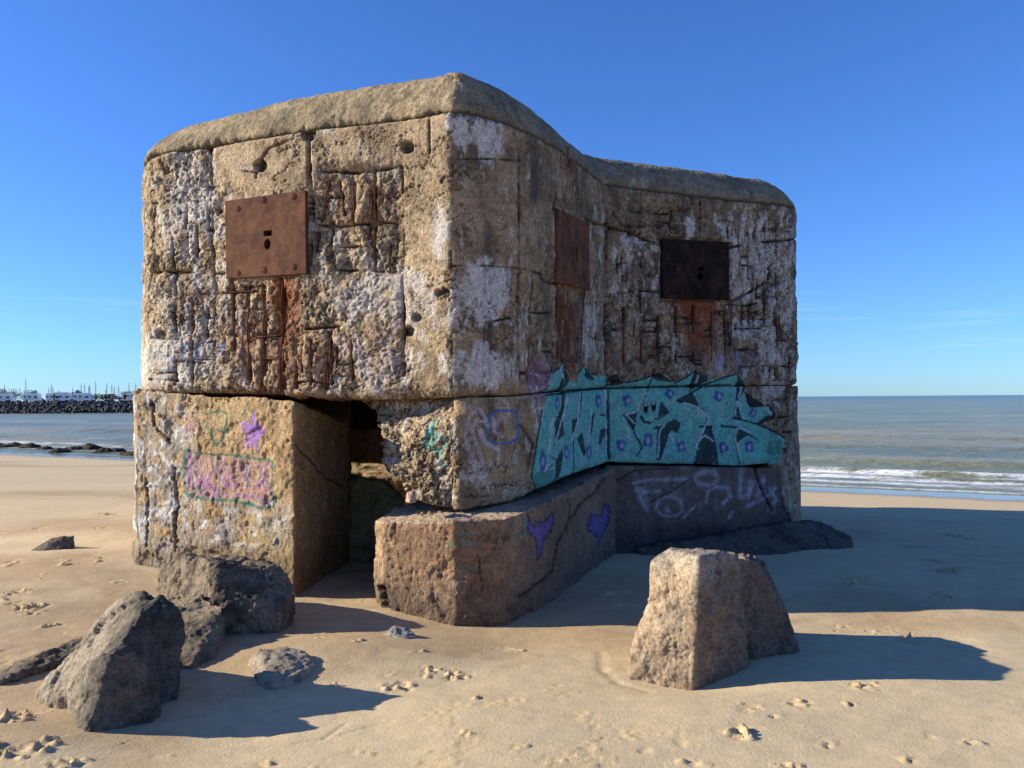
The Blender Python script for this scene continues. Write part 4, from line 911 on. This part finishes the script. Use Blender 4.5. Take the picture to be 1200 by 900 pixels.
def dent(px, py, rx, ry, amp, rough=1.0, rot=0.0):
    g = G(px, py); m = (np.abs(fx - g.x) < rx * 3) & (np.abs(fy - g.y) < rx * 3 + ry * 3)
    i = np.nonzero(m)[0]; dx, dy = fx[i] - g.x, fy[i] - g.y; c, s2 = math.cos(rot), math.sin(rot)
    u, v = (dx * c + dy * s2) / rx, (-dx * s2 + dy * c) / ry; r = np.hypot(u, v)
    q = pp[i]; nn_ = fbm(q, 17, 3, 511); w_ = 1 - ss(r + 1.1 * nn_, .35, 1.25)
    cl = fbm(q, 34, 3, 517, .6)
    z[i] += amp * .8 * w_ * (-.15 * ss(.15 - nn_, 0, .3) + 1.7 * np.clip(cl, 0, 1) * rough - .5 * np.clip(-cl, 0, 1))
    disturb[i] = np.maximum(disturb[i], w_ * rough)
CL = [(515,790,.14,.09),(470,808,.13,.1),(535,795,.12,.08),(600,760,.1,.05),(620,738,.06,.04),(865,858,.17,.09),(880,830,.08,.06),(940,826,.09,.07),(970,871,.1,.06),(1015,806,.14,.08),(1000,825,.06,.05),
      (735,861,.05,.04),(805,868,.07,.05),(810,891,.09,.05),(1130,868,.08,.05),(760,880,.05,.04),(1062,890,.06,.05),(715,698,.12,.1),(725,690,.15,.1),(1020,742,.1,.08),(1040,736,.1,.08),(985,735,.08,.06),
      (990,682,.16,.2),(1020,678,.1,.14),(1080,640,.3,.3),(1120,667,.25,.2),(1110,700,.2,.15),(1160,605,.5,.6),(1060,748,.12,.06),(870,660,.2,.15),(1090,655,.2,.2),(1130,630,.3,.3),(1180,612,.6,.6),
      (10,703,.16,.16),(45,712,.2,.15),(10,697,.15,.12),(55,735,.12,.08),(25,840,.16,.1),(10,878,.2,.12),(55,870,.12,.07),(70,895,.14,.08),(150,870,.06,.04),(190,885,.08,.05),(330,815,.09,.05),(390,805,.08,.05),
      (320,895,.09,.06),(378,897,.08,.05),(430,885,.08,.05),(500,878,.06,.04),(550,862,.07,.04),(605,878,.05,.03),(250,820,.08,.04),(115,620,.2,.15),(60,620,.2,.15),(30,585,.3,.3),(100,590,.3,.3),(20,625,.22,.15),
      (80,660,.12,.1),(50,675,.1,.08),(30,690,.12,.08),(110,655,.1,.08),(140,680,.1,.07),(120,600,.2,.2),(15,660,.15,.12),(380,745,.1,.07),(405,735,.1,.07),(420,752,.1,.05),(560,815,.05,.03),(650,800,.04,.03),
      (905,835,.05,.04),(920,900,.1,.05),(1090,860,.04,.03),(700,850,.04,.03),(655,890,.05,.03),(585,905,.08,.05),(430,700,.08,.06),(490,765,.08,.06),(460,790,.07,.05),(700,870,.03,.03)]
for a, b, rx, ry in CL:
    g = G(a, b); k = 3 if rx > .1 else 2
    for j in range(k): dent(a + random.uniform(-1, 1) * rx * 110 / g.y * 4, b + random.uniform(-4, 4), rx * random.uniform(.35, .7), ry * random.uniform(.4, .8), .021 * random.uniform(.6, 1.2), 1, random.uniform(-.5, .5))
for k in range(210):   # single toe prints and scuffs
    a, b = random.uniform(0, 1200), 560 + 340 * random.random() ** .8
    dent(a, b, random.uniform(.012, .04), random.uniform(.010, .022), random.uniform(.002, .006), .9, random.uniform(0, 3))
# drag lines in the sand at the left
def trail(pts, wd, amp):
    mx, my = zip(*[(G(a, b).x, G(a, b).y) for a, b in pts])
    for (ax, ay), (bx, by) in zip(list(zip(mx, my))[:-1], list(zip(mx, my))[1:]):
        i = np.nonzero((fx > min(ax, bx) - .2) & (fx < max(ax, bx) + .2) & (fy > min(ay, by) - .2) & (fy < max(ay, by) + .2))[0]
        L = (bx - ax) ** 2 + (by - ay) ** 2; t_ = np.clip(((fx[i] - ax) * (bx - ax) + (fy[i] - ay) * (by - ay)) / L, 0, 1)
        d = np.hypot(fx[i] - ax - t_ * (bx - ax), fy[i] - ay - t_ * (by - ay)); z[i] -= amp * np.exp(-(d / wd) ** 2)
trail([(300, 842), (320, 832), (350, 826), (385, 828)], .012, .008); trail([(300, 842), (320, 848), (350, 845)], .012, .007)
trail([(400, 862), (430, 852), (460, 845)], .01, .004); trail([(290, 868), (340, 857), (385, 850)], .008, .004); trail([(345, 872), (380, 866), (405, 848)], .01, .005)
trail([(704, 765), (706, 785), (725, 800), (760, 810)], .035, .006)
# sand banked and hollowed round things
V = np.stack([fx, fy, z], 1)
wet = ss(s_ + .25 * fbm(pp, (.3, .3, 1), 3, 521), 18.9, 19.6)
rr = mesh_np("sand", V, np.array(quads(len(ys), len(xs))))
a = rr.color_attributes.new("pigment", 'FLOAT_COLOR', 'POINT'); d4 = np.ones((len(V), 4), np.float32)
damp = ss(fbm(pp, (.35, .5, 1), 4, 531) + .25 * fbm(pp, (3, 5, 1), 3, 533), -.1, .5)
c = np.repeat(lin(198, 175, 138)[None], len(V), 0); c = mixc(c, lin(172, 143, 106), damp * .8)
c = mixc(c, lin(206, 176, 128), disturb * .6); c = mixc(c, lin(112, 92, 70), wet * .8)
d4[:, :3] = c; d4[:, 3] = np.clip(wet + .0 * damp, 0, 1); a.data.foreach_set("color", d4.ravel())
M_sand, t, b = nmat("sand")
at = N(t, "ShaderNodeAttribute", attribute_name="pigment"); tc = N(t, "ShaderNodeTexCoord"); v = tc.outputs['Object']
n1 = noise(t, 260, 4, .7, v); n2 = noise(t, 9, 6, .6, v); r1 = ramp(t, n1.outputs[0], [(.3, (.72,) * 3), (.7, (1.22,) * 3)]); r2 = ramp(t, n2.outputs[0], [(.3, (.9,) * 3), (.7, (1.08,) * 3)])
t.links.new(mul(t, mul(t, at.outputs['Color'], r1.outputs[0]), r2.outputs[0]), b.inputs['Base Color'])
mr = N(t, "ShaderNodeMapRange"); mr.inputs[3].default_value = .88; mr.inputs[4].default_value = .12; t.links.new(at.outputs['Alpha'], mr.inputs[0]); t.links.new(mr.outputs[0], b.inputs['Roughness'])
b.inputs['Specular IOR Level'].default_value = .3
n3 = noise(t, 55, 5, .65, v)
mb = N(t, "ShaderNodeMapRange"); mb.inputs[3].default_value = .55; mb.inputs[4].default_value = .03; t.links.new(at.outputs['Alpha'], mb.inputs[0])
bb = N(t, "ShaderNodeBump"); bb.inputs['Distance'].default_value = .008; t.links.new(n3.outputs[0], bb.inputs['Height']); t.links.new(mb.outputs[0], bb.inputs['Strength'])
b2 = N(t, "ShaderNodeBump"); b2.inputs['Distance'].default_value = .0025; t.links.new(n1.outputs[0], b2.inputs['Height']); t.links.new(mb.outputs[0], b2.inputs['Strength']); t.links.new(bb.outputs[0], b2.inputs['Normal'])
t.links.new(b2.outputs[0], b.inputs['Normal'])
tag(link("sand", rr, M_sand), "smooth tan beach sand with scattered footprints", None, None, 'structure')

# ------------------------------------------------------------------ sea
def sea_disp(x, y):
    s = .47 * x + .88 * y; u = .88 * x - .47 * y
    p = np.stack([x, y, 0 * x], 1)
    far = np.clip((s - 20) / 10, 0, 1)
    wob = fbm(np.stack([u, s, 0 * u], 1), (.05, .03, 1), 3, 601) * 2.5
    def crest(s0, wd, h): 
        d = s + wob * .8 - s0; return h * np.exp(-np.where(d < 0, (d / (wd * .45)) ** 2, (d / wd) ** 2))
    amp_u = .6 + .4 * vn(np.stack([u, s, 0 * u], 1), (.06, .02, 1), 605)
    z = crest(29.5, 1.3, .20) * amp_u + crest(25.2, .6, .11) + crest(23.6, .4, .05) + crest(38, 2.2, .26) * amp_u + crest(46, 2.4, .22) * amp_u + crest(58, 3, .22) * amp_u
    z += far * (.07 * fbm(np.stack([u, s, 0 * u], 1), (.22, .6, 1), 4, 611) + .02 * fbm(p, 2.2, 3, 613))
    return z, s, u, wob, amp_u
xs2 = np.concatenate([-np.geomspace(45.2, 30000, 70)[::-1], np.arange(-45, 30, .16), np.geomspace(30.2, 30000, 70)])
ys2 = np.concatenate([np.arange(8, 44, .11), np.geomspace(44.2, 300, 230), np.geomspace(310, 45000, 50)])
SX, SY = np.meshgrid(xs2, ys2); sx, sy = SX.ravel(), SY.ravel(); sz, s, u, wob, amp_u = sea_disp(sx, sy)
sz = sz * np.exp(-np.maximum(sy - 150, 0) / 150)
sz = np.where(s < 21.5, sz * ss(s, 19.5, 21.5), sz)
V = np.stack([sx, sy, SEA + sz], 1)
us = np.stack([u, s, 0 * u], 1)
fo = np.maximum.reduce([np.exp(-((s + wob * .8 - 24.95) / .55) ** 2) * 1.15, np.exp(-((s + wob * .8 - 23.3) / .42) ** 2) * 1.0, np.exp(-((s + wob * .8 - 22.2) / .35) ** 2) * .75, np.exp(-((s + wob * .3 - 21.05) / .18) ** 2) * .6])
lf = ss(-u, 9, 18)[:]
fo = fo * (1 - lf + lf * np.clip(.1 + .6 * vn(us, (.1, .05, 1), 619), 0, 1) * .8)
fo = fo * 1.0 + np.exp(-((s + wob * .8 - 29.2) / .35) ** 2) * .25 * ss(vn(us, (.3, .1, 1), 617), .3, .7)
fo = np.clip(fo * ss(fbm(us, (.9, 2.6, 1), 4, 621), -.45, .25), 0, 1)
me = mesh_np("sea", V, np.array(quads(len(ys2), len(xs2)))); a = me.color_attributes.new("pigment", 'FLOAT_COLOR', 'POINT'); d4 = np.ones((len(V), 4), np.float32)
turb = ss(fbm(us, (.06, .25, 1), 4, 631), -.2, .4)[:, None] * np.exp(-np.maximum(s - 25, 0) / 90)[:, None]
cc = lin(122, 126, 96)[None] * (1 - turb) + lin(158, 144, 104)[None] * turb
faded = ss(np.hypot(sx, sy), 60, 900)[:, None]; cc = cc * (1 - faded) + lin(92, 104, 94)[None] * faded
crest_c = np.clip(sz / .2, 0, 1)[:, None] * np.exp(-np.maximum(s - 40, 0) / 30)[:, None]; cc = cc * (1 - crest_c * .6) + lin(150, 134, 92)[None] * crest_c * .6
d4[:, :3] = cc; d4[:, 3] = fo; a.data.foreach_set("color", d4.ravel())
M_sea, t, b = nmat("sea_water")
at = N(t, "ShaderNodeAttribute", attribute_name="pigment"); tc = N(t, "ShaderNodeTexCoord"); mp = N(t, "ShaderNodeMapping"); t.links.new(tc.outputs['Object'], mp.inputs[0])
mp.inputs['Rotation'].default_value = (0, 0, R(28)); mp.inputs['Scale'].default_value = (.45, 1.3, 1)
n1 = noise(t, 1.1, 7, .62, mp.outputs[0]); n2 = noise(t, 5.5, 5, .6, mp.outputs[0]); n4 = noise(t, .12, 5, .6, mp.outputs[0])
fm = N(t, "ShaderNodeMath", operation='MULTIPLY'); nf = noise(t, 11, 7, .78, mp.outputs[0]); rf = ramp(t, nf.outputs[0], [(.36, (0,) * 3), (.52, (1.6,) * 3)]); t.links.new(at.outputs['Alpha'], fm.inputs[0]); t.links.new(rf.outputs[0], fm.inputs[1])
mxf = N(t, "ShaderNodeMix", data_type='RGBA'); t.links.new(fm.outputs[0], mxf.inputs[0]); r4 = ramp(t, n4.outputs[0], [(.35, (.75, .78, .8)), (.65, (1.15, 1.12, 1.05))])
t.links.new(mul(t, at.outputs['Color'], r4.outputs[0]), mxf.inputs[6]); mxf.inputs[7].default_value = (.8, .8, .8, 1); t.links.new(mxf.outputs[2], b.inputs['Base Color'])
mr = N(t, "ShaderNodeMapRange"); mr.inputs[3].default_value = .22; mr.inputs[4].default_value = .9; t.links.new(fm.outputs[0], mr.inputs[0]); t.links.new(mr.outputs[0], b.inputs['Roughness'])
b.inputs['IOR'].default_value = 1.33; b.inputs['Specular IOR Level'].default_value = .13
nb = bump(t, n1.outputs[0], 1.0, .42); nb = bump(t, n2.outputs[0], .8, .10, nb); t.links.new(nb, b.inputs['Normal'])
tag(link("sea", me, M_sea), "grey green sea with small breaking waves", None, None, 'structure')

# ------------------------------------------------------------------ far shore
def simple(name, rgb, rough=.8, nscale=1.5, var=.25, spec=.3):
    m, t, b = nmat(name); tc = N(t, "ShaderNodeTexCoord"); n = noise(t, nscale, 5, .6, tc.outputs['Object'])
    r = ramp(t, n.outputs[0], [(.3, tuple(c * (1 - var) for c in rgb)), (.7, tuple(min(1, c * (1 + var)) for c in rgb))]); t.links.new(r.outputs[0], b.inputs['Base Color'])
    b.inputs['Roughness'].default_value = rough; b.inputs['Specular IOR Level'].default_value = spec; return m
M_quay = simple("quay", (.2, .19, .17)); M_bk = simple("breakwater_stone", (.045, .045, .047), nscale=.7, var=.5)
M_van = simple("white_van_paint", (.78, .78, .76), .4, 1, .04); M_glass = simple("dark_glass", (.03, .035, .045), .15, 1, .1, .5)
M_pink = simple("red_car_paint", (.45, .09, .09), .4, 1, .08); M_tyre = simple("tyre_rubber", (.02, .02, .02)); M_mast = simple("mast_metal", (.22, .23, .26), .5, 1, .1)
M_leaf = simple("hedge_leaves", (.055, .07, .035), .9, .8, .5); M_wood = simple("bark", (.08, .06, .045))
def box(bm, c, s, rz=0):
    r = bmesh.ops.create_cube(bm, size=1, matrix=Matrix.Translation(c) @ Matrix.Rotation(rz, 4, 'Z') @ Matrix.Diagonal((*s, 1))); return r['verts']
def tomesh(bm, name, mat, parent=None, smooth=False):
    me = bpy.data.meshes.new(name); bm.to_mesh(me); bm.free()
    if smooth: me.polygons.foreach_set("use_smooth", [True] * len(me.polygons))
    return link(name, me, mat, parent)
YB = 157.0; QZ = 1.35
bm = bmesh.new(); box(bm, (-262, YB + 155, (QZ - 2) / 2), (390, 300, QZ + 2)); q = tomesh(bm, "quay_ground", M_quay); tag(q, None, None, None, 'structure')
bm = bmesh.new()
for k in range(2600):
    x = random.uniform(-125, -55); t_ = random.random(); y = YB - 1.2 + t_ * 5.5; z_ = SEA - .2 + t_ ** .8 * (QZ - SEA + .35) + random.uniform(-.1, .25)
    s0 = random.uniform(.25, .62); r_ = bmesh.ops.create_icosphere(bm, subdivisions=1, radius=s0, matrix=Matrix.Translation((x, y, z_)) @ Matrix.Rotation(random.uniform(0, 6), 4, Vector((random.random(), random.random(), random.random() + .1)).normalized()) @ Matrix.Diagonal((1, random.uniform(.6, .9), random.uniform(.5, .8), 1)))
    for v_ in r_['verts']: v_.co += Vector((random.uniform(-.12, .12), random.uniform(-.12, .12), random.uniform(-.12, .12)))
bw = tomesh(bm, "breakwater", M_bk); tag(bw, "long breakwater of dark piled stones across the water", "breakwater")
def van(px, L, label, cabright=True, Y=228, hgt=2.75, low=False):
    x = (px - 600) / FPX * Y; o = empty("camper_van", (x, Y, QZ), label, "camper van", "camper vans parked behind the breakwater"); s = 1 if cabright else -1
    def bx(name, c, sz, mat, par=o, bev=.0):
        bm = bmesh.new(); box(bm, (c[0] * s, c[1], c[2]), sz)
        if bev: bmesh.ops.bevel(bm, geom=bm.edges[:], offset=bev, segments=2, affect='EDGES')
        me = bpy.data.meshes.new(name); bm.to_mesh(me); bm.free(); k = bpy.data.objects.new(name, me); me.materials.append(mat); C.objects.link(k); k.parent = par; return k
    body = bx("body", (-.6, 0, .45 + (hgt - .45) / 2), (L - 1.8, 2.1, hgt - .45), M_van, o, .15)
    bm = bmesh.new(); pr = [(L / 2 - 1.6, .45), (L / 2 + .35, .45), (L / 2 + .35, 1.15), (L / 2 - .1, 1.35), (L / 2 - .75, 2.0), (L / 2 - .4, 2.15), (L / 2 - .6, hgt - .05), (L / 2 - 1.6, hgt - .02)]
    a = [bm.verts.new((p[0] * s, -1.0, p[1])) for p in pr]; b = [bm.verts.new((p[0] * s, 1.0, p[1])) for p in pr]; bm.faces.new(a); bm.faces.new(b[::-1])
    for i in range(len(pr)): bm.faces.new((a[i], b[i], b[(i + 1) % len(pr)], a[(i + 1) % len(pr)]))
    bmesh.ops.recalc_face_normals(bm, faces=bm.faces); me = bpy.data.meshes.new("cab"); bm.to_mesh(me); bm.free(); k = bpy.data.objects.new("cab", me); me.materials.append(M_van); C.objects.link(k); k.parent = o
    bx("cab_window", (L / 2 - .95, -1.03, 1.6), (.85, .04, .6), M_glass); bx("side_window", (-.2, -1.07, 1.75), (.9, .04, .45), M_glass); bx("side_window", (-1.6, -1.07, 1.75), (.7, .04, .45), M_glass)
    bx("stripe", (-.6, -1.07, 1.15), (L - 2.2, .03, .12), M_mast)
    for xx in (-L / 2 + 1.1, L / 2 - .7):
        bm = bmesh.new(); bmesh.ops.create_cone(bm, cap_ends=True, segments=14, radius1=.36, radius2=.36, depth=.24, matrix=Matrix.Translation((xx * s, -.98, .36)) @ Matrix.Rotation(R(90), 4, 'X'))
        me = bpy.data.meshes.new("wheel"); bm.to_mesh(me); bm.free(); k = bpy.data.objects.new("wheel", me); me.materials.append(M_tyre); C.objects.link(k); k.parent = o
van(4, 5.6, "white camper van farthest left behind the breakwater"); van(38, 4.9, "short white camper van, second from the left behind the breakwater")
van(64, 4.6, "white camper van parked directly left of the van with tall roof"); van(74, 5.2, "tall white camper van, third from the right behind the breakwater", hgt=3.0); van(97, 5.2, "white camper van in front of the dark bushes at the middle of the quay")
van(158, 4.6, "white camper van half hidden by the bunker edge", True)
def car(px, Y, label):
    x = (px - 600) / FPX * Y; o = empty("parked_car", (x, Y, QZ + .6), label, "car")
    def mk_(name, mat, pr, w_):
        bm = bmesh.new(); a = [bm.verts.new((p[0], -w_, p[1])) for p in pr]; b = [bm.verts.new((p[0], w_, p[1])) for p in pr]; bm.faces.new(a); bm.faces.new(b[::-1])
        for i in range(len(pr)): bm.faces.new((a[i], b[i], b[(i + 1) % len(pr)], a[(i + 1) % len(pr)]))
        bmesh.ops.recalc_face_normals(bm, faces=bm.faces); me = bpy.data.meshes.new(name); bm.to_mesh(me); bm.free(); k = bpy.data.objects.new(name, me); me.materials.append(mat); C.objects.link(k); k.parent = o
    mk_("body", M_pink, [(-2, .3), (2, .3), (2.05, .75), (1.2, .9), (-1.9, .95), (-2.05, .7)], .85); mk_("cabin", M_van, [(-1.7, .9), (1.1, .9), (.4, 1.45), (-1.4, 1.48)], .75); mk_("window", M_glass, [(-1.3, .98), (.75, .98), (.3, 1.36), (-1.15, 1.38)], .78)
    for xx in (-1.25, 1.25):
        bm = bmesh.new(); bmesh.ops.create_cone(bm, cap_ends=True, segments=14, radius1=.32, radius2=.32, depth=.2, matrix=Matrix.Translation((xx, -.82, .32)) @ Matrix.Rotation(R(90), 4, 'X'))
        me = bpy.data.meshes.new("wheel"); bm.to_mesh(me); bm.free(); k = bpy.data.objects.new("wheel", me); me.materials.append(M_tyre); C.objects.link(k); k.parent = o
car(137, 255, "small red car with pale roof behind the breakwater")
def bush(px, wpx, toppy, label, Y=345):
    x = (px - 600) / FPX * Y; hy = 467 - .0075 * (px - 600) ; top = H + (hy - toppy) * Y / FPX; w_ = wpx / FPX * Y / 2; o = empty("tree", (x, Y, QZ), label, "tree", "dark trees and bushes behind the camper vans")
    hgt = top - QZ; bm = bmesh.new()
    for k in range(5):
        a = Vector((random.uniform(-.3, .3), 0, 0)); b = Vector((random.uniform(-.6, .6) * w_, random.uniform(-1, 1), hgt * .6))
        r = bmesh.ops.create_cone(bm, cap_ends=False, segments=6, radius1=.14, radius2=.04, depth=(b - a).length, matrix=Matrix.Translation((a + b) / 2) @ (b - a).to_track_quat('Z', 'Y').to_matrix().to_4x4())
    me = bpy.data.meshes.new("trunk"); bm.to_mesh(me); bm.free(); k = bpy.data.objects.new("trunk", me); me.materials.append(M_wood); C.objects.link(k); k.parent = o
    n = 1300; vs = []; fs = []
    lob = [(random.uniform(-.75, .75) * w_, random.uniform(.45, .75) * hgt, random.uniform(.3, .5)) for _ in range(6)]
    for k in range(n):
        lx, lz, lr = random.choice(lob); d = Vector((random.gauss(0, 1), random.gauss(0, 1), random.gauss(0, 1))).normalized() * random.random() ** .4
        c = Vector((lx + d.x * w_ * lr, d.y * 1.5, min(hgt, lz + d.z * hgt * lr * .9))); 
        for _ in range(1):
            a = Vector((random.gauss(0, 1), random.gauss(0, 1), random.gauss(0, 1))).normalized(); b = a.orthogonal().normalized(); s0 = random.uniform(.12, .26); i = len(vs)
            vs += [c + a * s0, c + b * s0 * .7, c - a * s0, c - b * s0 * .7]; fs.append((i, i + 1, i + 2, i + 3))
    me = bpy.data.meshes.new("crown"); me.from_pydata(vs, [], fs); k = bpy.data.objects.new("crown", me); me.materials.append(M_leaf); C.objects.link(k); k.parent = o
for a in ((8, 30, 456, "long low dark tree mass behind the farthest left camper van"), (36, 22, 457.5, "round dark tree behind the short camper van"), (72, 16, 459, "small dark tree behind the tall camper van"), (88, 10, 459, "thin pale topped tree between two camper vans"), (93, 9, 457.5, "small upright tree above the middle camper van"),
          (109, 18, 461.5, "low dark bush right of the middle camper van"), (126, 20, 462, "flat dark bush left of the red car"), (149, 14, 459, "round dark tree beside the bunker edge"), (168, 20, 459, "dark tree hidden mostly behind the bunker")): bush(*a)
for i, (px, top) in enumerate([(5, 450), (23, 454), (30, 443), (57, 454), (60, 450), (62, 453), (85, 454), (95, 449), (99, 450), (104, 452), (105, 451), (112, 446), (124, 456), (125, 448), (131, 450), (134, 453), (139, 452), (151, 448), (159, 449)]):
    Y = 380; x = (px - 600) / FPX * Y; hy = 467 - .0075 * (px - 600); tz = H + (hy - top) * Y / FPX
    bm = bmesh.new(); bmesh.ops.create_cone(bm, cap_ends=True, segments=8, radius1=.13, radius2=.08, depth=tz - QZ + 1, matrix=Matrix.Translation((0, 0, (tz - QZ - 1) / 2)))
    hh_ = tz - QZ; box(bm, (0, 0, hh_ * .6), (1.1, .06, .07)); box(bm, (0, 0, hh_ * .8), (.8, .06, .06))
    for s_i in (-1, 1):
        a = Vector((s_i * .9, 0, 0)); b = Vector((0, 0, hh_)); bmesh.ops.create_cone(bm, cap_ends=False, segments=4, radius1=.03, radius2=.03, depth=(b - a).length, matrix=Matrix.Translation((a + b) / 2) @ (b - a).to_track_quat('Z', 'Y').to_matrix().to_4x4())
    o = tomesh(bm, "yacht_mast", M_mast); o.location = (x, Y, QZ)
    tall = top <= 446.5
    order = "first second third fourth fifth sixth seventh eighth ninth tenth eleventh twelfth thirteenth fourteenth fifteenth sixteenth seventeenth eighteenth last".split()
    tag(o, f"{'tall' if tall else 'thin'} bare yacht mast, {order[i]} from the left in the row beyond the quay" if i < 18 else "last thin yacht mast of the row, at the bunker edge", "mast", "yacht masts beyond the quay")
